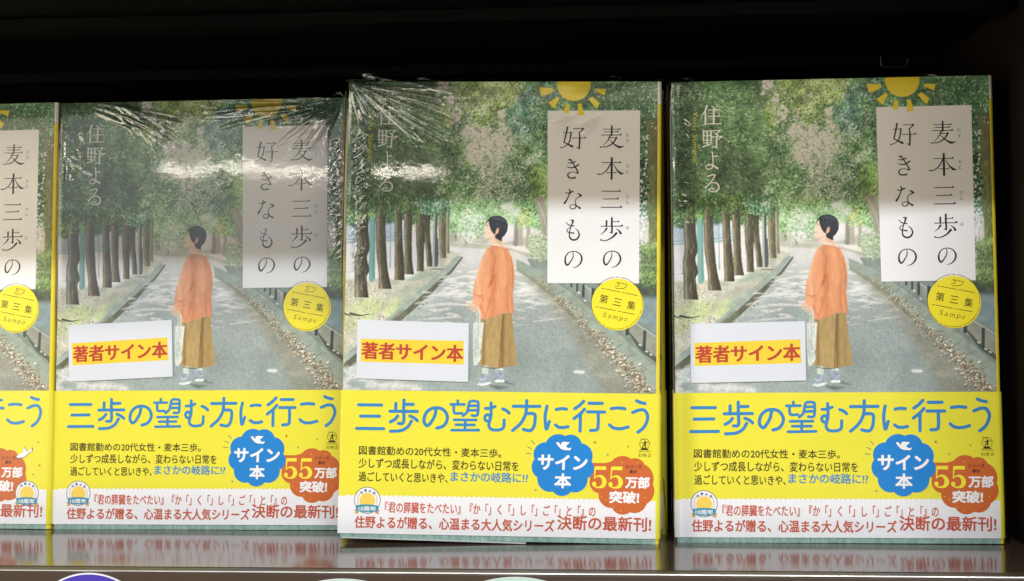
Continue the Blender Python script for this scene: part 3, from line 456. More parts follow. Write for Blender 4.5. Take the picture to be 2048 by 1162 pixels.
    return np.clip(img, 0, 1)

# ------------------------------------------------------------------ artwork frames (magnified corners of the cover)
FA, FB, FC, FD, FE = (frame(*a, 7.746) for a in ((1730, 140), (1740, 290), (1740, 420), (1340, 150), (1340, 290)))
FF = frame(1740, 530, 7.263); FG = frame(1360, 780, 6.0235); FH = frame(1660, 780, 5.851); FI = frame(1720, 860, 6.834); FL = frame(1370, 890, 5.251); FM = frame(1360, 970, 6.0235); FN = frame(1680, 970, 6.206); F1 = frame(0, 0, 1)

def title_panel(parent):
    k = Ink(); k.shape(sheet([(1753.2, 214.8), (1943.8, 209.8), (1952, 559.6), (1763.4, 563.2)])[::-1], 'panel_white', .06)
    H = .11; s = 7.746
    def bar(fr, x0, y0, x1, y1, m, t=9, cap=26):                         # thin level stroke with the small peak of a brush at its right end
        k.pen(fr, [(x0, y0), (x1 - 4, y1)], [t * 1.25, t * 1.25], m, H, s, False, False); k.shape(fr([(x1 - cap * 1.5, y1 + t / 2), (x1 + 4, y1 + t / 2), (x1 - cap * .45, y1 - cap * .85), (x1 - cap * .7, y1 - cap * .8)]), m, H)
    def p(fr, pts, w, m='ink_black', **a): k.pen(fr, pts, np.array(w) * 1.22 + 1, m, H, s, **a)
    def ball(fr, x, y, r, m='ink_black'): k.disc(fr([(x, y)])[0], r / s * PXMM, m, H, 18)
    I = 'ink_black'
    # mugi
    p(FA, [(1212, 800), (1213, 942)], 22); bar(FA, 1065, 850, 1350, 845, I); bar(FA, 1090, 892, 1325, 886, I); bar(FA, 1045, 942, 1375, 935, I, 10, 30)
    p(FA, [(1188, 955), (1150, 1030), (1078, 1110)], [18, 12, 4]); p(FA, [(1165, 985), (1292, 978)], 9); k.shape(FA([(1265, 982), (1312, 984), (1288, 960)]), I, H); p(FA, [(1292, 980), (1240, 1060), (1150, 1118), (1040, 1132)], [20, 18, 13, 9]); ball(FA, 1042, 1132, 13); p(FA, [(1180, 1013), (1262, 1085), (1345, 1125), (1418, 1108)], [6, 17, 30, 5])
    # suki (konomu)
    p(FA, [(505, 835), (480, 960), (456, 1072)], [22, 18, 16]); p(FA, [(456, 1070), (520, 1100), (588, 1132)], [10, 18, 30]); bar(FA, 435, 922, 575, 914, I, 9, 20); p(FA, [(566, 915), (540, 1060), (480, 1130), (408, 1158)], [18, 16, 11, 8]); ball(FA, 412, 1157, 12)
    p(FA, [(600, 853), (755, 850)], 9); k.shape(FA([(720, 853), (772, 858), (745, 830)]), I, H); p(FA, [(760, 852), (698, 915)], [20, 8]); p(FA, [(694, 905), (706, 1010), (700, 1165)], [12, 22, 20]); p(FA, [(702, 1160), (650, 1142)], [16, 5]); bar(FA, 585, 1000, 805, 994, I, 10, 26)
    # moto
    p(FB, [(1150, 138), (1155, 465)], 26); bar(FB, 988, 212, 1302, 205, I, 10, 28); p(FB, [(1136, 222), (1070, 335), (990, 392), (932, 394)], [16, 14, 12, 14]); ball(FB, 937, 393, 13); p(FB, [(1180, 230), (1236, 320), (1300, 374), (1348, 374)], [6, 16, 30, 5]); bar(FB, 1068, 370, 1232, 366, I, 9, 22)
    # san
    bar(FB, 1006, 660, 1308, 655, I, 11, 30); bar(FB, 1034, 782, 1280, 774, I, 11, 28); bar(FB, 998, 912, 1337, 906, I, 12, 34)
    # ki
    p(FB, [(452, 224), (500, 232), (565, 206)], [10, 13, 16]); p(FB, [(440, 290), (505, 305), (570, 288), (622, 252)], [9, 14, 17, 18]); p(FB, [(460, 182), (488, 180), (520, 218), (575, 300), (616, 372), (606, 387)], [14, 24, 14, 16, 18, 20]); p(FB, [(606, 387), (560, 374), (530, 368)], [16, 7, 5]); p(FB, [(545, 364), (480, 382), (454, 420), (478, 458), (530, 466), (576, 456)], [5, 12, 18, 18, 18, 22])
    # na
    p(FB, [(424, 690), (470, 706), (542, 674)], [10, 13, 18]); p(FB, [(482, 646), (498, 670), (480, 740), (446, 815), (415, 862)], [14, 18, 14, 18, 26]); p(FB, [(618, 712), (650, 716), (676, 740)], [8, 22, 24]); p(FB, [(676, 742), (610, 776), (588, 830), (606, 905)], [16, 9, 10, 18]); p(FB, [(606, 905), (575, 942), (528, 944), (504, 915), (528, 886), (580, 886), (630, 910), (664, 934)], [16, 13, 12, 12, 10, 12, 16, 26])
    # mo
    p(FC, [(520, 116), (560, 124), (552, 160), (524, 240), (508, 330), (520, 395), (572, 426), (634, 408), (666, 345), (640, 280), (598, 248)], [10, 26, 20, 13, 14, 20, 22, 22, 20, 13, 6]); p(FC, [(446, 150), (480, 184), (520, 204), (574, 208)], [6, 12, 13, 16]); p(FC, [(530, 228), (480, 254), (468, 284), (498, 312), (578, 320)], [8, 9, 11, 13, 18])
    # no, twice
    for dx, dy in ((0, 0), (617, -18)): p(FC, [(x + dx, y + dy) for x, y in ((575, 612), (578, 690), (535, 775), (490, 822), (456, 775), (460, 690), (510, 625), (598, 605), (680, 638), (718, 712), (700, 785), (650, 838), (584, 862))], [7, 13, 15, 22, 24, 17, 11, 10, 15, 23, 20, 12, 5])
    # ho
    p(FC, [(1180, 68), (1180, 195)], 24); bar(FC, 1185, 128, 1297, 124, I, 9, 24); p(FC, [(1095, 116), (1095, 202)], [24, 20]); bar(FC, 1004, 203, 1362, 192, I, 11, 32); p(FC, [(1186, 198), (1186, 300)], 23); p(FC, [(1188, 300), (1148, 292)], [18, 5]); p(FC, [(1100, 236), (1060, 290), (1008, 332)], [24, 13, 4]); p(FC, [(1246, 234), (1300, 266), (1326, 304)], [5, 18, 30]); p(FC, [(1258, 306), (1190, 375), (1090, 424), (1010, 418)], [30, 19, 12, 10]); ball(FC, 1014, 416, 14)
    for ch, fr, x, y in (('む', FA, 1466, 928), ('ぎ', FA, 1470, 1020), ('も', FB, 1405, 255), ('と', FB, 1406, 342), ('さ', FB, 1419, 735), ('ん', FB, 1421, 825), ('ぽ', FC, 1432, 214)): k.text(ch, fr, (x - 25, y - 27, x + 25, y + 27), 'ink_grey', H)
    return k.obj('title_panel', parent)

def author_lettering(parent):
    k = Ink(); H = .06; s = 7.746; M = 'author_white'
    def p(fr, pts, w): k.pen(fr, pts, np.array(w) * 1.2 + 2, M, H, s)
    def bar(fr, x0, y0, x1, y1, t=11): p(fr, [(x0, y0), (x1, y1)], [t, t]); k.shape(fr([(x1 - 30, y1 + t / 2), (x1 + 6, y1 + t / 2), (x1 - 14, y1 - 20)]), M, H)
    p(FD, [(575, 488), (545, 570), (486, 650)], [24, 15, 5]); p(FD, [(552, 565), (550, 778)], [18, 22]); p(FD, [(645, 488), (672, 508), (696, 535)], [8, 14, 24]); bar(FD, 608, 552, 780, 548); bar(FD, 603, 652, 778, 648); bar(FD, 583, 768, 797, 765); p(FD, [(680, 552), (680, 768)], 22)
    p(FD, [(522, 868), (522, 1032)], 16); p(FD, [(640, 872), (640, 1032)], 18)
    for y in (884, 955, 1024): p(FD, [(520, y), (642, y - 4)], 10)
    p(FD, [(579, 880), (579, 1100)], 17); p(FD, [(520, 1066), (650, 1056)], 10); p(FD, [(515, 1122), (580, 1098), (656, 1074)], [18, 13, 7]); p(FD, [(655, 876), (775, 868)], 10); p(FD, [(775, 870), (722, 925)], [24, 6]); p(FD, [(690, 904), (742, 945)], [8, 22]); p(FD, [(655, 970), (806, 962)], 10); p(FD, [(806, 962), (750, 1012)], [26, 4]); p(FD, [(730, 968), (722, 1130)], 19); p(FD, [(724, 1135), (672, 1108)], [18, 4])
    p(FE, [(655, 118), (666, 180), (669, 280), (664, 345), (630, 383), (580, 382), (558, 352), (590, 322), (650, 322), (740, 374)], [18, 15, 13, 14, 13, 13, 12, 12, 14, 24]); p(FE, [(670, 192), (734, 180)], [10, 20])
    p(FE, [(585, 498), (640, 478), (695, 476), (690, 505), (630, 590), (550, 676)], [16, 14, 18, 14, 12, 20]); p(FE, [(552, 674), (620, 608), (690, 594), (748, 626), (757, 685), (716, 730), (650, 734), (608, 706), (636, 680), (690, 700)], [10, 10, 13, 18, 20, 16, 13, 12, 11, 12])
    fr = lambda pts: sheet([(1396.5 - y, 224.5 + x) for x, y in pts])
    x = 0
    for ch, wd in (('Y', 10), ('o', 7.5), ('r', 5), ('u', 7.5), (' ', 5), ('S', 7.5), ('u', 7.5), ('m', 12), ('i', 2), ('n', 7.5), ('o', 7.5)):
        if ch != ' ': k.text(ch, fr, (x, 1.5 if ch.isupper() or ch == 'i' else 4.0, x + wd, 11.0), 'author_yellow', H, -.006)
        x += wd + 2.2
    return k.obj('author_lettering', parent)

def sun_emblem(parent):
    k = Ink(); H = .06; c = FA([(587, 160)])[0]; rr = 267 / 7.746 * PXMM; a0 = math.asin(min(1, (BH - .02 - c[1]) / rr))
    k.shape([(c[0] + rr * math.cos(a), c[1] + rr * math.sin(a)) for a in np.linspace(math.pi - a0, 2 * math.pi + a0, 60)], 'print_yellow', H)
    for q in ([(30, 218), (250, 222), (268, 272), (215, 298), (190, 318), (160, 322), (140, 345), (112, 340), (75, 357)], [(188, 455), (345, 350), (362, 395), (278, 545)], [(475, 465), (525, 465), (515, 620), (425, 605)], [(658, 460), (710, 455), (772, 635), (662, 645)], [(825, 385), (885, 345), (1005, 440), (985, 500), (955, 528)], [(926, 215), (1108, 217), (1075, 320), (924, 256)]): k.shape(FA(q)[::-1], 'print_yellow', .13)
    return k.obj('sun_emblem', parent)

def volume_seal(parent):
    k = Ink(); H = .17; c = FF([(1228, 533)])[0]; k.disc(c, 384 / 7.263 * PXMM, 'seal_yellow', H, 96)
    H = .23; O = 'ink_olive'; cc = np.array([1218, 512]); r = 381
    for a0, a1 in ((-62, 8), (12, 24), (28, 58), (61, 68), (72, 112), (116, 122), (126, 215), (219, 262), (266, 274), (278, 296)): k.pen(FF, [tuple(cc + r * np.array([math.cos(R(a)), math.sin(R(a))])) for a in np.linspace(a0, a1, 10)], 6, O, H, 7.263)
    for x0, y0, x1, y1 in ((985, 300, 1025, 307), (1045, 310, 1265, 350), (1295, 354, 1338, 361), (1355, 364, 1520, 396), (905, 572, 945, 578), (963, 580, 1200, 624), (1236, 629, 1278, 636), (1295, 639, 1486, 672)): k.pen(FF, [(x0, y0), (x1, y1)], 8, O, H, 7.263, False)
    for ch, x, y in (('第', 1021, 457), ('三', 1226, 498), ('集', 1436, 541)): k.text(ch, FF, (x - 62, y - (64 if ch != '三' else 52), x + 62, y + (64 if ch != '三' else 52)), O, H, .004, rot=10.5)
    x = 1010; y = 688
    for ch, wd, h in (('S', 46, 72), ('a', 44, 50), ('m', 66, 50), ('p', 48, 72), ('o', 42, 50)):
        yb = y + 36 + (22 if ch == 'p' else 0); k.text(ch, FF, (x, yb - h, x + wd, yb), O, H, -.012, rot=10, shear=.22); x += wd + 30; y += 13.5
    dv = [(1210, 205), (1240, 218), (1290, 215), (1318, 240), (1335, 226), (1366, 236), (1345, 270), (1310, 298), (1250, 295), (1200, 300), (1185, 265), (1238, 265), (1245, 250), (1210, 205)]
    k.pen(FF, dv, 8, O, H, 7.263, False)
    return k.obj('volume_seal', parent)

def arcs(fr, trip, n=10):
    o = []
    for a, m, b in trip:
        a, m, b = map(np.array, (a, m, b)); A = np.array([[m[0] - a[0], m[1] - a[1]], [b[0] - a[0], b[1] - a[1]]], float); rh = np.array([(m @ m - a @ a) / 2, (b @ b - a @ a) / 2], float)
        c = np.linalg.solve(A, rh); r = np.linalg.norm(a - c); t = [math.atan2(*(q - c)[::-1]) for q in (a, m, b)]
        t1 = (t[1] - t[0] + math.pi) % (2 * math.pi) - math.pi; t2 = (t[2] - t[1] + math.pi) % (2 * math.pi) - math.pi
        o += [(c[0] + r * math.cos(t[0] + x), c[1] + r * math.sin(t[0] + x)) for x in np.linspace(0, t1 + t2, n, endpoint=False)]
    return fr(o)
DOVE = [(485, 170), (505, 158), (530, 170), (552, 205), (566, 165), (590, 153), (680, 160), (660, 185), (632, 205), (640, 232), (665, 243), (708, 235), (686, 272), (600, 268), (552, 250), (518, 215)]
def star(k, fr, x, y, r, m, h): k.shape(fr([(x + (r if i % 2 == 0 else r * .45) * math.sin(i * math.pi / 5 + .3), y - (r if i % 2 == 0 else r * .45) * math.cos(i * math.pi / 5 + .3)) for i in range(10)]), m, h)

OB, OH = .40, .46             # the paper band stands this far proud of the jacket; its printing a little more
def band_path(off):
    r = 1.7 + off; p = [(-BW / 2 - 1.0, 3.0), (-BW / 2 - 1.0, .6), (-BW / 2 - .7, .0 - off * .5), (-BW / 2 - .2, -off)] + [(BW / 2 - .1, -off)] + [(BW / 2 + r * math.sin(a), -off + r - r * math.cos(a)) for a in np.linspace(0, math.pi / 2, 7)]
    return [(x * MM, y * MM) for x, y in p + [(BW / 2 + r, BT + off - r)] + [(BW / 2 + r * math.cos(a), BT + off - r + r * math.sin(a)) for a in np.linspace(.3, math.pi / 2, 6)] + [(-BW / 2 + 1, BT + off)]]

def obi_band(parent, front=True):
    k = Ink(); top = float(sheet([(1670, 785)])[0, 1]); bot = float(sheet([(1680, 1075.5)])[0, 1]); h0 = OB
    k.extrude(band_path(OB), .16 * MM, bot * MM, top * MM, 'band_yellow')
    wy = float(sheet([(1680, 1000.5)])[0, 1]); pts = [(-1.0, bot), (BW - .05, bot), (BW - .05, wy + .2), (BW - 3, wy)]
    n = 62; xs = np.linspace(BW - 3, 2, n + 1)
    for i in range(n):
        for t in np.linspace(0, 1, 6)[1:]: pts.append((xs[i] + (xs[i + 1] - xs[i]) * t, wy + .75 * math.sin(math.pi * t) ** .6))
    pts += [(.5, wy + .2), (-1.0, wy + .1)]; k.shape(pts, 'band_white', OB + .02); H = OH; B = 'band_blue'
    def p(fr, s, pts, w): k.pen(fr, pts, w * 1.16, B, H, s, n=7)
    g = lambda pts, w=34: p(FG, 6.0235, pts, w); q = lambda pts, w=33: p(FH, 5.851, pts, w)
    g([(140, 225), (422, 222)]); g([(168, 362), (402, 358)]); g([(125, 512), (458, 508)])
    g([(698, 155), (700, 295)]); g([(715, 208), (815, 205)]); g([(600, 198), (600, 290)]); g([(530, 295), (868, 290)]); g([(700, 295), (705, 400), (690, 438), (640, 440)]); g([(628, 350), (590, 395), (540, 422)]); g([(778, 347), (835, 372), (872, 402)]); g([(800, 408), (755, 480), (670, 527), (545, 537)])
    g([(1100, 255), (1085, 340), (1030, 435), (990, 458), (955, 410), (970, 320), (1030, 258), (1110, 240), (1190, 262), (1240, 335), (1234, 405), (1190, 462), (1118, 488)])
    for a in ([(1365, 148), (1365, 190)], [(1280, 195), (1448, 192)], [(1318, 200), (1320, 275), (1338, 302), (1420, 300)], [(1435, 330), (1485, 280), (1503, 190), (1525, 153), (1600, 152), (1620, 178), (1619, 290), (1600, 325), (1545, 325)], [(1515, 207), (1605, 204)], [(1510, 262), (1605, 259)], [(1325, 382), (1600, 378)], [(1350, 441), (1580, 438)], [(1300, 508), (1635, 500)], [(1465, 385), (1465, 500)]): g(a, 29)
    g([(1778, 165), (1782, 320), (1765, 378), (1725, 385), (1706, 350), (1722, 316), (1758, 316), (1772, 360), (1758, 440), (1795, 488), (1880, 492), (1940, 462), (1946, 370)], 32); g([(1710, 236), (1770, 230), (1830, 208)], 32); g([(1925, 237), (1965, 252), (2005, 285)])
    q([(400, 125), (400, 185)]); q([(240, 195), (560, 190)]); q([(400, 195), (390, 290), (335, 395), (240, 482)]); q([(400, 278), (480, 277), (507, 305), (500, 410), (470, 468), (430, 478), (370, 465)])
    q([(645, 185), (627, 300), (636, 415), (650, 455), (680, 365)]); q([(760, 222), (820, 211), (880, 215)]); q([(755, 405), (795, 430), (850, 433), (905, 422)])
    q([(1085, 118), (1040, 165), (980, 208)]); q([(1098, 212), (1050, 265), (975, 325)]); q([(1052, 275), (1052, 470)]); q([(1150, 140), (1310, 138)]); q([(1135, 241), (1340, 240)]); q([(1265, 245), (1268, 410), (1248, 452), (1180, 461)])
    q([(1420, 198), (1500, 188), (1585, 195)]); q([(1405, 390), (1455, 425), (1540, 432), (1630, 410)]); q([(1722, 98), (1770, 118), (1825, 127)]); q([(1680, 237), (1760, 206), (1825, 212), (1861, 275), (1850, 350), (1810, 420), (1750, 468)])
    D = 'ink_dark'; k.text('図書館勤めの20代女性・麦本三歩。', FL, (88, 50, 1625, 146), D, H, .010); k.text('少しずつ成長しながら、変わらない日常を', FL, (90, 178, 1815, 285), D, H, .010); k.text('過ごしていくと思いきや、', FL, (93, 322, 1055, 426), D, H, .010); k.text('まさかの岐路に!?', FL, (1085, 300, 1922, 408), 'band_blue', H, .014)
    k.text('『君の膵臓をたべたい』『か「」く「」し「」ご「」と「』の', F1, (1443.5, 1010.8, 1876.6, 1033.5), 'ink_brick', H, .012); k.text('住野よるが贈る、心温まる大人気シリーズ', F1, (1382.5, 1040.5, 1793, 1065.5), 'ink_brick', H, .018); k.text('決断の最新刊!', F1, (1798.5, 1031, 1992, 1060.5), 'ink_brick', H, .018)
    if front:
        for a, b in (((140, 150), (190, 195)), ((85, 235), (150, 262)), ((70, 325), (138, 328))): k.pen(FI, [a, b], 9, 'emblem_navy', H, 6.834, False)
        star(k, FI, 1032, 155, 26, 'star_red', H); star(k, FI, 1505, 200, 25, 'star_tan', H); star(k, FI, 1218, 322, 22, 'star_grey', H); star(k, FI, 220, 830, 24, 'star_grey', H)
    else:
        star(k, F1, 1975, 895, 3.2, 'star_grey', H); star(k, F1, 1981, 946, 3.4, 'star_red', H); star(k, F1, 1967, 966, 3.2, 'star_grey', H)
    o = k.obj('obi_band', parent); dx = 0 if front else -45
    if front:
        b = Ink(); h = OH + .04; tr = [((610, 75), (725, 58), (850, 172)), ((850, 172), (985, 260), (992, 415)), ((992, 415), (1030, 540), (945, 650)), ((945, 650), (885, 805), (718, 842)), ((718, 842), (590, 903), (462, 842)), ((462, 842), (300, 805), (240, 652)), ((240, 652), (155, 530), (190, 402)), ((190, 402), (200, 245), (345, 168)), ((345, 168), (465, 58), (610, 75))]
        b.shape(arcs(FI, tr), 'badge_blue', h); b.shape(FI([(595 + (x - 595) * 1.06, 212 + (y - 212) * 1.1) for x, y in DOVE]), 'emblem_navy', h + .04); b.shape(FI(DOVE), 'badge_white', h + .08); b.text('サイン', FI, (240, 335, 938, 545), 'badge_white', h + .04, .026); b.text('本', FI, (480, 590, 715, 795), 'badge_white', h + .04, .028)
        rb = random.Random(4)
        for i in range(26):
            a, r = rb.uniform(0, 6.28), rb.uniform(0, 360); b.disc(FI([(590 + r * math.cos(a), 480 + r * math.sin(a))])[0], .12, 'band_blue', h + .03, 6)
        b.obj('blue_badge', o)
    b = Ink(); h = OH + .02; fi = (lambda p: FI([(x + dx * 6.834, y) for x, y in p])) if not front else FI
    tr = [((1275, 410), (1415, 333), (1550, 372)), ((1550, 372), (1650, 365), (1738, 442)), ((1738, 442), (1850, 545), (1864, 712)), ((1864, 712), (1885, 850), (1785, 985)), ((1785, 985), (1700, 1095), (1555, 1105)), ((1555, 1105), (1430, 1140), (1300, 1052)), ((1300, 1052), (1150, 990), (1106, 852)), ((1106, 852), (1010, 800), (975, 690))]
    b.shape(np.vstack([arcs(fi, tr), fi([(975, 690), (1000, 437), (1185, 437)])]), 'badge_orange', h)
    for ox in (0, 230):
        f5 = lambda pts, ox=ox: fi([(x + ox, y) for x, y in pts]); b.pen(f5, [(1048, 505), (1200, 505)], [46, 50], 'badge_yellow', h + .03, 6.834, False, False); b.pen(f5, [(1052, 490), (1040, 655)], [24, 12], 'badge_yellow', h + .03, 6.834, False, False)
        b.pen(f5, [(1038, 652), (1075, 622), (1130, 618), (1170, 655), (1182, 705), (1160, 752), (1110, 772), (1060, 765), (1030, 738)], [10, 18, 34, 56, 64, 50, 24, 20, 34], 'badge_yellow', h + .03, 6.834); b.disc(f5([(1040, 725)])[0], 30 / 6.834 * PXMM, 'badge_yellow', h + .03, 20)
    b.text('シリーズ', fi, (1475, 448, 1698, 504), 'ink_brown', h + .03, .02); b.text('累計', fi, (1530, 522, 1640, 572), 'ink_brown', h + .03, .02); b.text('万部', fi, (1478, 612, 1820, 775), 'badge_white', h + .03, .03); b.text('突破!', fi, (1258, 815, 1678, 985), 'badge_white', h + .03, .034)
    rb = random.Random(9)
    for x, y in ((1215, 945), (1425, 1090), (1325, 1035), (1150, 900), (1640, 420), (1800, 640), (1420, 420), (1760, 900)): b.disc(fi([(x, y)])[0], .2, 'badge_yellow', h + .03, 6)
    b.obj('orange_badge', o)
    if not front:
        d = Ink(); f = lambda pts: sheet([(1925 + (x - 485) * .166, 907 + (y - 155) * .2) for x, y in pts]); dv = [(708 - (x - 485), y) for x, y in DOVE]; dv = [(x, 425 - y) for x, y in dv][::-1]
        dv = [(485, 255), (505, 270), (600, 262), (660, 215), (708, 190), (700, 160), (640, 205), (590, 150), (575, 215), (530, 225)]
        d.shape(f([(595 + (x - 595) * 1.12, 212 + (y - 212) * 1.16) for x, y in dv]), 'emblem_navy', h + .06); d.shape(f(dv), 'badge_white', h + .1); d.obj('dove_mark', o)
    # anniversary emblem: ring, laurel, ribbon (the small figure inside is left plain)
    e = Ink(); h = OH + .03; fm = FM if front else (lambda pts: sheet([(1954 + (x - 285) / 5.7, 1007 + (y - 235) / 5.7) for x, y in pts])); s = 6.0235
    e.disc(fm([(285, 235)])[0], 163 / s * PXMM, 'emblem_navy', h, 64); e.disc(fm([(285, 235)])[0], 155 / s * PXMM, 'badge_white', h + .04, 64); e.disc(fm([(285, 240)])[0], 96 / s * PXMM, 'emblem_sun', h + .08, 48)
    for sg in (-1, 1):
        for i in range(8):
            a = R(-38 + i * 14); cx, cy = 285 + sg * 128 * math.cos(a), 240 + 128 * math.sin(a); e.pen(fm, [(cx, cy), (cx - sg * 16, cy - 14)], 9, 'emblem_gold', h + .08, s, False)
        e.shape(fm([(285 + sg * 120, 345), (285 + sg * 160, 352), (285 + sg * 142, 375), (285 + sg * 150, 402), (285 + sg * 100, 390)]), 'emblem_gold', h + .08)
    e.shape(fm([(142, 300), (210, 288), (285, 284), (360, 288), (432, 300), (418, 366), (350, 376), (285, 380), (220, 376), (156, 368)]), 'emblem_teal', h + .12); e.text('10周年', fm, (180, 306, 396, 366), 'badge_white', h + .16, .02)
    for ch, a in zip('住野よる', (-128, -102, -76, -50)): cx, cy = 285 + 122 * math.cos(R(a)), 238 + 122 * math.sin(R(a)); e.text(ch, fm, (cx - 17, cy - 17, cx + 17, cy + 17), 'emblem_navy', h + .08, .03, rot=a + 90)
    e.obj('anniversary_emblem', o)
    if front:
        g2 = Ink(); h = OH; I = 'ink_dark'; circ = [(1733 + 70 * math.cos(R(a)), 160 + 70 * math.sin(R(a))) for a in range(-100, 265, 12)]
        g2.pen(FI, circ, 6, I, h, 6.834); g2.shape(FI([(1668, 245), (1688, 226), (1715, 215), (1740, 214), (1772, 224), (1802, 245)]), I, h)
        for pts, wd in (([(1706, 216), (1712, 188), (1732, 168)], [14, 13, 16]), ([(1750, 214), (1744, 190), (1734, 168)], [14, 13, 16]), ([(1734, 172), (1738, 140)], [20, 24]), ([(1682, 150), (1725, 146), (1786, 138)], [7, 12, 9]), ([(1735, 176), (1755, 168)], [14, 6])): g2.pen(FI, pts, wd, I, h, 6.834)
        g2.disc(FI([(1740, 124)])[0], 11 / 6.834 * PXMM, I, h, 14); g2.pen(FI, [(1668, 84), (1700, 100), (1745, 92)], 5, I, h, 6.834); g2.text('GENTOSHA', FI, (1648, 252, 1826, 274), I, h, -.01); g2.text('幻冬舎', FI, (1650, 294, 1832, 342), I, h, .004); g2.obj('publisher_mark', o)
    return o

def jacket(parent):
    k = Build(); W2 = BW / 2 * MM; T = BT * MM; r = 1.6 * MM; t = 1.5 * MM
    sp = [(W2 - .0004, 0), (W2, 0)] + [(W2 + r * math.sin(a), r - r * math.cos(a)) for a in np.linspace(.12, math.pi / 2, 8)] + [(W2 + r, T - r)] + [(W2 + r * math.cos(a), T - r + r * math.sin(a)) for a in np.linspace(.2, math.pi / 2, 7)] + [(W2 - .0004, T)]
    k.extrude([(-W2, 0), (-W2 + .0003, 0), (W2 - .0004, 0)], t, 0, BH * MM, 'cover_board'); k.extrude(sp, t, 0, 178.7 * MM, 'print_yellow'); k.extrude(sp, t, 178.7 * MM, BH * MM, 'spine_white'); k.extrude([(W2 - .0004, T), (0, T), (-W2, T)], t, 0, BH * MM, 'cover_board')
    nb = len(k.v); nx, nz = 440, 640; U, V = np.meshgrid(np.linspace(0, BW, nx), np.linspace(0, BH, nz)); im = paint_cover(); xy = unsheet(np.stack([U.ravel(), V.ravel()], 1)); fx = np.clip(xy[:, 0] - PX0, 0, PW - 1.01); fy = np.clip(xy[:, 1] - PY0, 0, PH - 1.01)
    xi, yi = fx.astype(int), fy.astype(int); a, b = (fx - xi)[:, None], (fy - yi)[:, None]; c = (im[yi, xi] * (1 - a) + im[yi, xi + 1] * a) * (1 - b) + (im[yi + 1, xi] * (1 - a) + im[yi + 1, xi + 1] * a) * b
    rg = np.random.default_rng(3); foot = V.ravel() < 20; gx = rg.random((12, 160)); fu = np.clip(U.ravel()[foot] / BW * 156, 0, 157); fv = np.clip(V.ravel()[foot] / 2.2, 0, 10); ui, vi = fu.astype(int), fv.astype(int); ta, tb = fu - ui, fv - vi
    nz_ = (gx[vi, ui] * (1 - ta) + gx[vi, ui + 1] * ta) * (1 - tb) + (gx[vi + 1, ui] * (1 - ta) + gx[vi + 1, ui + 1] * ta) * tb; c[foot] = np.array([116, 150, 140]) / 255 * (1 - nz_[:, None]) + np.array([172, 196, 186]) / 255 * nz_[:, None]
    lin = np.where(c <= .04045, c / 12.92, ((c + .055) / 1.055) ** 2.4) * .93
    vg = np.stack([(U.ravel() - BW / 2) * MM, np.full(U.size, -.02 * MM), V.ravel() * MM], 1)
    i = np.arange(nx * nz).reshape(nz, nx); fg = np.stack([i[:-1, :-1].ravel(), i[:-1, 1:].ravel(), i[1:, 1:].ravel(), i[1:, :-1].ravel()], 1)
    k.add(vg.tolist(), fg.tolist(), 'printed_photo'); o = k.obj('jacket', parent); at = o.data.color_attributes.new('print_color', 'FLOAT_COLOR', 'POINT'); full = np.ones((len(k.v), 4), np.float32); full[nb:, :3] = lin; at.data.foreach_set('color', full.ravel()); return o

def sign_card(parent, px4):
    """loose paper card slipped under the film; px4: its corners on the sheet"""
    q = np.array(px4); c = q.mean(0); ex = (q[1] - q[0] + q[2] - q[3]) / 2; ey = (q[3] - q[0] + q[2] - q[1]) / 2; k = Ink(); P = lambda a, b: c + ex * a + ey * b
    lo = [P(-.5, -.5), P(.5, -.5), P(.5, .5), P(-.5, .5)]; vs = lay(lo, .28) + lay(lo, .62); k.add(vs, [(0, 1, 2, 3), (7, 6, 5, 4), (0, 4, 5, 1), (1, 5, 6, 2), (2, 6, 7, 3), (3, 7, 4, 0)], 'card_paper')
    fr = lambda pts: np.array([P(x - .5, .5 - y) for x, y in pts]); k.shape(fr([(.032, .325), (.955, .305), (.962, .705), (.036, .715)]), 'card_yellow', .65); k.text('著者サイン本', fr, (.042, .375, .955, .665), 'card_red', .70, .016)
    return k.obj('sign_card', parent)

# ------------------------------------------------------------------ the shelf (structure of the picture)
def shelf_board(name, z, y0, y1, x0, x1, th, m_top, m_edge, label, lip=.045, r=.0016, under=None):
    b = Build(); t = empty(name, Matrix.Translation((0, y0, z)), label, 'shelf'); k = Build(); n = 8
    prof = [(y1, 0.0), (y0 + .008, 0.0), (y0 + .0075, -.0003), (y0 + .0060, -.0003)]; m0 = len(prof)
    prof2 = [(y0 + .0060, -.0003), (y0 + .0055, .0001)] + [(y0 + r - r * math.sin(a), .0001 - r + r * math.cos(a)) for a in np.linspace(0, math.pi / 2, n)] + [(y0, -lip), (y0 + .002, -lip), (y0 + .002, -th), (y1, -th)]
    def sweep(bd, pf, m):
        xs = (x0, x1); vs = [(x, y - y0, zz) for x in xs for y, zz in pf]; q = len(pf); bd.add(vs, [(i, i + 1, q + i + 1, q + i) for i in range(q - 1)], m)
    sweep(b, prof, m_top); sweep(k, prof2[:-1], m_edge)
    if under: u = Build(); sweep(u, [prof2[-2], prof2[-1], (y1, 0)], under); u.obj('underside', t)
    b.obj('board', t, False); e = k.obj('front_edge', t, True); g = Build(); q = 10; vs = [(x, .0004 + .00055 * math.cos(a), -.00035 + .00055 * math.sin(a)) for x in (x0, x1) for a in np.linspace(0, 2 * math.pi, q, endpoint=False)]
    g.add(vs, [(i, (i + 1) % q, q + (i + 1) % q, q + i) for i in range(q)], 'edge_highlight_metal'); g.obj('edge_highlight_bead', t, True); return t  # added metal bead stands in for the highlight along the rounded edge
def setting(o): o['kind'] = 'structure'; return o
lower = shelf_board('lower_shelf', 0, -.0765, .26, -.62, .1595, .02, 'shelf_paint', 'shelf_edge_paint', 'glossy brown metal shelf the wrapped books stand on', under='side_brown')
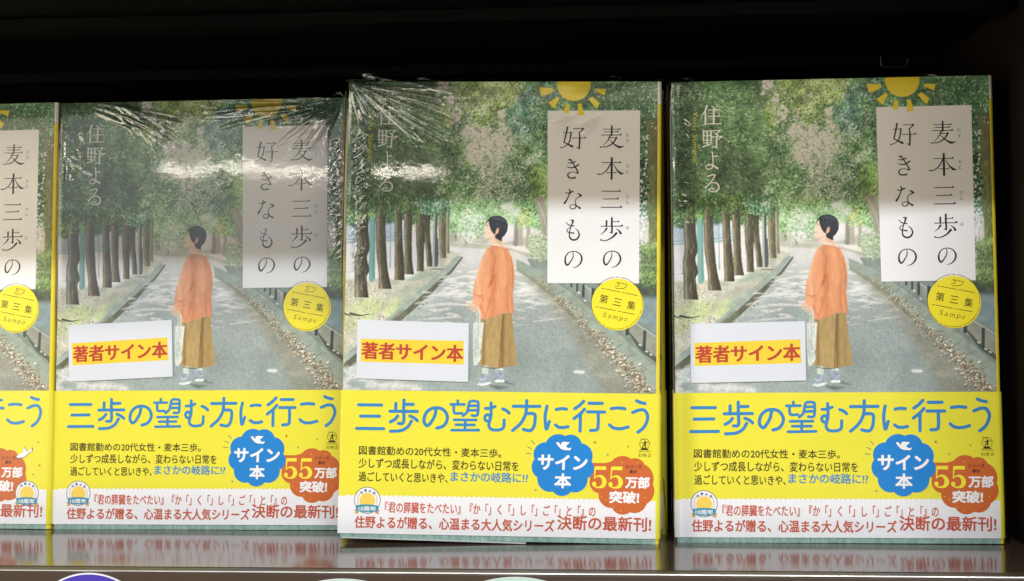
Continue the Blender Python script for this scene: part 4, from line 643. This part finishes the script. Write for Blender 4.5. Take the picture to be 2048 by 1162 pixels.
upper = shelf_board('upper_shelf', .236, -.1165, .26, -.62, .1595, .018, 'shelf_paint', 'shelf_edge_paint', 'black underside of the shelf above the books', lip=.0162, under='shelf_black')
b = Build()
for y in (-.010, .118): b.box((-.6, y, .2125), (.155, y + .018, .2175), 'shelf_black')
rail = b.obj('support_rail'); rail.parent = upper; rail.matrix_parent_inverse = Matrix.Translation((0, .1165, -.236))
b = Build(); b.box((-.64, .26, -.2), (.2, .275, .6), 'shelf_black'); setting(b.obj('back_panel'))
b = Build(); b.box((.160, -.1165, -.2), (.178, .26, .6), 'side_brown'); setting(b.obj('side_panel'))
setting(lower); setting(upper)
# little steel wire clip that hangs from the shelf above
hk = empty('wire_clip', Matrix.Translation((.134, .112, .2165)), 'small bent steel wire clip under the upper shelf at the right', 'clip')
path = [(-.0063, .0052)] + [(-.0063 + .0016 - .0016 * math.cos(a), .0016 - .0016 * math.sin(a)) for a in np.linspace(0, math.pi / 2, 6)] + [(.0063 - .0016 + .0016 * math.sin(a), .0016 - .0016 * math.cos(a)) for a in np.linspace(0, math.pi / 2, 6)] + [(.0063, .0036)]
b = Build(); pv = np.array(path) - np.array([0, .0055]); d = np.gradient(pv, axis=0); d /= np.linalg.norm(d, axis=1)[:, None]; nn = np.stack([-d[:, 1], d[:, 0]], 1); rr = .0003; vs = []
for p_, n_ in zip(pv, nn): vs += [(p_[0] + n_[0] * rr * math.cos(a), rr * math.sin(a), p_[1] + n_[1] * rr * math.cos(a)) for a in np.linspace(0, 2 * math.pi, 8, endpoint=False)]
b.add(vs, [(i * 8 + j, i * 8 + (j + 1) % 8, (i + 1) * 8 + (j + 1) % 8, (i + 1) * 8 + j) for i in range(len(pv) - 1) for j in range(8)], 'wire_steel'); b.obj('wire', hk, True)

# ------------------------------------------------------------------ shrink wrap: loose, creased film where it stands off the jacket
def ridges(kind):
    """creases as (points in mm from the top left corner, height, half width)"""
    g = np.random.default_rng({'fan': 11, 'crumple': 12, 'tight': 13, 'plain': 14}[kind]); o = []
    def fan(cu, cv, a0, a1, n, l0, l1, h, s0=.42, r0=(1, 5), bend=.06):
        for i in range(n):
            a = R(a0 + (a1 - a0) * (i + g.uniform(-.35, .35)) / max(n - 1, 1)); r1 = (l0 + (l1 - l0) * i / max(n - 1, 1)) * g.uniform(.72, 1.06); q = g.uniform(*r0); bd = g.normal(0, bend); pts = []
            for t in np.linspace(0, 1, 7): r = q + (r1 - q) * t; aa = a + bd * t * t; pts.append((cu + r * math.cos(aa), cv + r * math.sin(aa)))
            o.append((pts, h * g.uniform(.6, 1.25), s0 * g.uniform(.8, 1.3)))
    def specks(u0, u1, v0, v1, n, l, a, h):
        for i in range(n): u, v, an, L = g.uniform(u0, u1), g.uniform(v0, v1), R(a + g.normal(0, 16)), l * g.uniform(.5, 1.4); o.append(([(u, v), (u + L / 2 * math.cos(an), v + L / 2 * math.sin(an) + .15), (u + L * math.cos(an), v + L * math.sin(an))], h * g.uniform(.6, 1.2), .32 * g.uniform(.8, 1.3)))
    if kind == 'fan':
        fan(.3, .3, 7, 42, 24, 56, 42, .26); fan(.3, .3, 44, 78, 13, 22, 17, .24, .36); fan(22, 0, 6, 14, 6, 60, 34, .12, .4); fan(127, 1, 172, 188, 6, 34, 22, .12, .36, (6, 14)); specks(2.0, 6.5, 22, 88, 120, 2.6, -58, .13)
        for v in (1.6, 3.2, 4.4, 6.2): o.append(([(30, v), (45, v + .8), (62, v + 1.4), (80, v + 1.1)], .10, .4))
        specks(80, 100, 17, 24, 12, 6, -22, .08)
    if kind == 'crumple':
        fan(17, -6, 30, 52, 12, 46, 28, .22, .4, (9, 16)); fan(2, -2, 9, 26, 15, 54, 50, .30, .44, (14, 24)); fan(30, 8, 24, 34, 6, 26, 22, .16, .4, (6, 10)); fan(62, 2, 6, 40, 5, 10, 8, .16, .34); fan(127, 1, 170, 194, 15, 66, 50, .34, .50, (6, 16)); fan(127, 2, 118, 170, 13, 22, 42, .30, .46, (3, 12)); specks(121.5, 126, 20, 72, 110, 2.4, -55, .14); specks(2, 12, 14, 34, 10, 4, 48, .09)
        o.append(([(104, 6), (110, 9.5), (117, 9), (124, 4)], .8, 2.2)); o.append(([(70, 36), (74, 32.5), (78, 36), (74, 39), (70, 36)], .18, .4))
        for (u, v) in ((92, 59),): o.append(([(u - 8, v + 1), (u, v - .6), (u + 9, v + .4)], .05, 2.0))
    if kind == 'tight': specks(1.0, 5, 42, 58, 9, 3.4, 15, .06); specks(1, 12, 3, 22, 10, 5, 45, .05); specks(118, 126, 150, 184, 16, 3, -40, .1)
    if kind == 'plain': specks(118, 126, 4, 60, 14, 3, -50, .07)
    return o
def film(parent, kind):
    u0, u1, depth = {'fan': (-5.5, 131.5, 96), 'crumple': (-1.0, 131.5, 108), 'tight': (-5.5, 10.5, 187.5), 'plain': (-1, 131, 40)}[kind]
    st = .36; nu, nv = int((u1 - u0) / st) + 1, int((depth + 4) / st) + 1; S, D = np.meshgrid(np.linspace(u0, u1, nu), np.linspace(-4, depth, nv)); h = np.full(S.shape, .95); rs = ridges(kind); crease = np.zeros(S.shape)
    g = np.random.default_rng(5)
    for k in range(9):
        a, ph, f = g.uniform(0, 6.28), g.uniform(0, 6.28), g.uniform(.06, .16); h += .008 * np.sin((S * math.cos(a) + D * math.sin(a)) * f + ph)
    for pts, hh, sg in rs:
        p = smooth_curve(pts, 5); L = np.r_[0, np.cumsum(np.linalg.norm(np.diff(p, axis=0), axis=1))]; L /= L[-1]
        a0, b0 = p.min(0) - sg * 3.5; a1, b1 = p.max(0) + sg * 3.5; i0, i1 = np.clip([int((a0 - u0) / st), int((a1 - u0) / st) + 2], 0, nu); j0, j1 = np.clip([int((b0 + 4) / st), int((b1 + 4) / st) + 2], 0, nv)
        if i1 <= i0 or j1 <= j0: continue
        X, Y = S[j0:j1, i0:i1], D[j0:j1, i0:i1]; best = np.zeros(X.shape)
        for i in range(len(p) - 1):
            d = p[i + 1] - p[i]; t = np.clip(((X - p[i, 0]) * d[0] + (Y - p[i, 1]) * d[1]) / max(d @ d, 1e-9), 0, 1); ds = (X - p[i, 0] - t * d[0]) ** 2 + (Y - p[i, 1] - t * d[1]) ** 2
            tt = L[i] + (L[i + 1] - L[i]) * t; best = np.maximum(best, np.exp(-ds / (2 * sg * sg)) * np.sqrt(np.clip(np.sin(np.pi * np.clip(tt, .02, .98)), 0, 1)))
        h[j0:j1, i0:i1] += hh * best; crease[j0:j1, i0:i1] = np.maximum(crease[j0:j1, i0:i1], best)
    edge = np.exp(-((S - 1.6) / 1.3) ** 2) * .25 + np.exp(-((S - BW) / 1.5) ** 2) * .12; h += edge
    # wrap round the fore edge (left), the spine (right) and the head (top)
    rl, rt = 1.3, 1.6; sl = np.clip(-S + .2, 0, None); sr = np.clip(S - BW, 0, None); al = np.clip(sl / rl, 0, math.pi / 2); ar = np.clip(sr / 2.6, 0, math.pi / 2); ex_l = np.clip(sl - rl * math.pi / 2, 0, None); ex_r = np.clip(sr - 2.6 * math.pi / 2, 0, None)
    X = np.clip(S, .2, BW) - np.sin(al) * (rl + h) * (sl > 0) + np.sin(ar) * (2.6 + h) * (sr > 0); Y = -h + (1 - np.cos(al)) * (rl + h) + ex_l + (1 - np.cos(ar)) * (2.6 + h) + ex_r
    tp = np.clip(-D, 0, None); at_ = np.clip(tp / rt, 0, math.pi / 2); ext = np.clip(tp - rt * math.pi / 2, 0, None); Z = np.clip(BH - D, None, BH - .2) + np.sin(at_) * (rt * .6 + h * .5); Y = Y + (1 - np.cos(at_)) * (rt + .9) + ext
    co = np.stack([(X.ravel() - BW / 2) * MM, Y.ravel() * MM, Z.ravel() * MM], 1)
    loose = np.ones(S.shape); sm = lambda a, b, x: np.clip((x - a) / (b - a), 0, 1) ** 2 * (3 - 2 * np.clip((x - a) / (b - a), 0, 1))
    if kind == 'fan': loose = (.22 + .78 * (1 - sm(36, 56, S + D * .10))) * (1 - sm(60, 94, D))
    if kind == 'crumple': loose = 1 - sm(78, 106, D)
    if kind == 'tight': loose = (1 - sm(4, 10, S)) * (1 - .55 * sm(70, 120, D)); loose = np.where(D > 176, loose, loose)
    if kind == 'plain': loose = .3 * (1 - sm(14, 38, D))
    loose = loose * (1 + 2.2 * crease)          # a crease is film lying double
    i = np.arange(nu * nv).reshape(nv, nu); fg = np.stack([i[:-1, :-1].ravel(), i[1:, :-1].ravel(), i[1:, 1:].ravel(), i[:-1, 1:].ravel()], 1)
    k = Build(); k.add(co.tolist(), fg.tolist(), 'clear_film'); lo = loose.ravel().tolist()
    # free flaps of film that stand up from the head, and the crushed gusset at the foot of the spine
    fl = {'fan': [[(.5, 0), (2, 4.4), (3.2, 5.6), (7.5, 4.6), (13, 3.6), (19, 3.0), (28, 2.3), (36, 1.5), (43, .1)], [(100, .1), (106, 2.0), (110, 2.6), (116, .1)]], 'crumple': [[(121, .1), (124.5, 3.4), (126, 3.8), (128, .4)], [(40, .1), (52, .9), (66, .1)]], 'tight': [[(0, .5), (1.2, 3.2), (4, 3.0), (10, 1.6), (24, .1)], [(92, .1), (101, 3.6), (108, 3.2), (113, 4.6), (116, .2)]], 'plain': []}[kind]
    flaps = []
    def ground(v2, f2, l2): kk = Build(); kk.add(v2, f2, 'clear_film'); flaps.append((kk, l2))
    for prof in fl:
        pr = np.array(prof); us = np.linspace(pr[0, 0], pr[-1, 0], 90); hs = np.interp(us, pr[:, 0], pr[:, 1]); v2 = []; rg = np.random.default_rng(int(pr[0, 0]) + 3); ph = rg.uniform(0, 6, 4)
        for j in range(13):
            t = j / 12
            for u, hh in zip(us, hs): v2.append(((u - BW / 2) * MM, (-.5 + 1.1 * t + .9 * t * math.sin(u * .24 + ph[0] + 1.6 * t) + .3 * t * math.sin(u * .6 + ph[1] - 2 * t) + .22 * math.sin(t * 6 + u * .25 + ph[2])) * MM, (BH - .1 + hh * t) * MM))
        ground(v2, [(j * 90 + i_, j * 90 + i_ + 1, (j + 1) * 90 + i_ + 1, (j + 1) * 90 + i_) for j in range(12) for i_ in range(89)], [(1.3 if kind == 'fan' and v2[0][0] < 0 else .45)] * len(v2))
    if kind in ('fan', 'tight'):
        v2 = []; rg = np.random.default_rng(8)
        for j in range(15):
            z = 26 * (j / 14) ** 1.3 + .3
            for i_ in range(9): t = i_ / 8; wd = 3.2 * (1 - j / 14) ** .7 + .8; v2.append(((BW / 2 + 2.9 + wd * math.sin(t * 2.2) * .55 + rg.normal(0, .16)) * MM, (.6 + t * 8 + rg.normal(0, .16)) * MM, z * MM))
        ground(v2, [(j * 9 + i_, j * 9 + i_ + 1, (j + 1) * 9 + i_ + 1, (j + 1) * 9 + i_) for j in range(14) for i_ in range(8)], [(1.3 if kind == 'fan' and v2[0][0] < 0 else .45)] * len(v2))
    o = k.obj('shrink_wrap', parent, True); o.data.attributes.new('looseness', 'FLOAT', 'POINT').data.foreach_set('value', np.array(lo, np.float32))
    for kk, l2 in flaps: kk.obj('film_flap', o, True).data.attributes.new('looseness', 'FLOAT', 'POINT').data.foreach_set('value', np.array(l2, np.float32))
    return o

# ------------------------------------------------------------------ the books
def pose(x, y, z, yaw, lean, roll): return Matrix.Translation((x, y, z)) @ rmat('Z', yaw) @ rmat('X', -lean) @ rmat('Y', roll)
GROUP = 'copies of one wrapped novel faced out on the shelf'
def page_block(parent):
    k = Build(); k.box((-BW / 2 * MM + .003, .0021, .003), (BW / 2 * MM - .0005, .0179, .185), 'paper_pages'); return k.obj('page_block', parent)
P2 = pose(-.04986, -.01283, .00098, .01399, .05617, .01539)
main = empty('book', P2, 'second full book from the right, creases fanning from its top left corner', 'book', GROUP)
jk = jacket(main)
for f in (title_panel, author_lettering, sun_emblem, volume_seal): f(jk)
page_block(main); obi_band(main)
def copy_book(label, mw, skip=()):
    r = main.copy(); COL.objects.link(r); r.matrix_world = mw; r['label'] = label
    for ch in main.children:
        if ch.name.split('.')[0] in skip: continue
        c = ch.copy(); COL.objects.link(c); c.parent = r
        for g in ch.children:
            d = g.copy(); COL.objects.link(d); d.parent = c
    return r
P3 = pose(.08666, -.00736, .00016, -.00589, .04783, -.0025); P1 = pose(-.18295, .01887, .00012, -.00283, .05007, -.0019); P0 = pose(-.31313, .02052, .00013, -.05411, .05236, -.00203)
right = copy_book('rightmost book, beside the dark side panel, its film lying smooth over the cover', P3)
left = copy_book('full book left of the middle, set back, with bright crumpled film across its top right', P1)
half = copy_book('book cut off by the left edge of the photo, white dove printed on its band', P0, ('obi_band',)); obi_band(half, False)
backs = [copy_book('book behind the second full book from the right, strip of spine showing', pose(-.0462, .0122, .0004, .010, .0535, .004)),
         copy_book('book hidden behind the rightmost book, a sliver of its left edge showing', pose(.0873, .0168, .0002, -.003, .0478, -.0015))]
sign_card(main, [(5.5, 65.0), (51.4, 64.0), (51.4, 88.0), (5.5, 89.0)]); sign_card(right, [(6.4, 64.2), (52.4, 65.0), (52.6, 89.0), (6.3, 88.2)]); sign_card(left, [(6.2, 64.2), (52.4, 66.2), (52.0, 91.0), (5.2, 89.0)])
film(main, 'fan'); film(left, 'crumple'); film(right, 'tight'); film(half, 'plain')
# a grey slip of paper that sticks out under the second book
k = Build(); v = [(-.113, -.0142, .0026), (-.038, -.0142, .0006), (-.038, -.002, .0006), (-.113, -.002, .0026)]; k.add(v + [(x, y, z - .0004) for x, y, z in v], [(0, 1, 2, 3), (7, 6, 5, 4), (0, 4, 5, 1), (1, 5, 6, 2), (2, 6, 7, 3), (3, 7, 4, 0)], 'slip_paper')
tag(k.obj('paper_slip'), 'thin grey paper slip sticking out under the book with the fan of creases', 'paper slip')

# ------------------------------------------------------------------ round tags on the front edge of the shelf
def round_tag(x, top, r, m, label):
    k = Build(); n = 96; y = -.0772; an = np.linspace(0, 2 * math.pi, n, endpoint=False); z = top - r
    for rad, yy, mm in ((r, y, 'tag_white'), (r - (.0006 if m == 'tag_purple' else .0001), y - .00005, m)):
        k.add([(x + rad * math.cos(a), yy, z + rad * math.sin(a)) for a in an], [tuple(range(n))], mm)
    ring = [(x + r * math.cos(a), y, z + r * math.sin(a)) for a in an] + [(x + r * math.cos(a), y + .0005, z + r * math.sin(a)) for a in an]; k.add(ring, [(i, (i + 1) % n, n + (i + 1) % n, n + i) for i in range(n)], 'tag_white')
    return tag(k.obj('round_tag'), label, 'tag', 'round tags stuck on the shelf edge')
round_tag(-.1938, -.0009, .0245, 'tag_purple', 'purple round tag with white rim on the shelf edge')
round_tag(-.0998, -.0023, .0420, 'tag_mint', 'pale mint round tag on the shelf edge, next to the purple tag')
round_tag(-.0373, -.0012, .0420, 'tag_mint', 'pale mint round tag on the shelf edge, rightmost of the three tags')
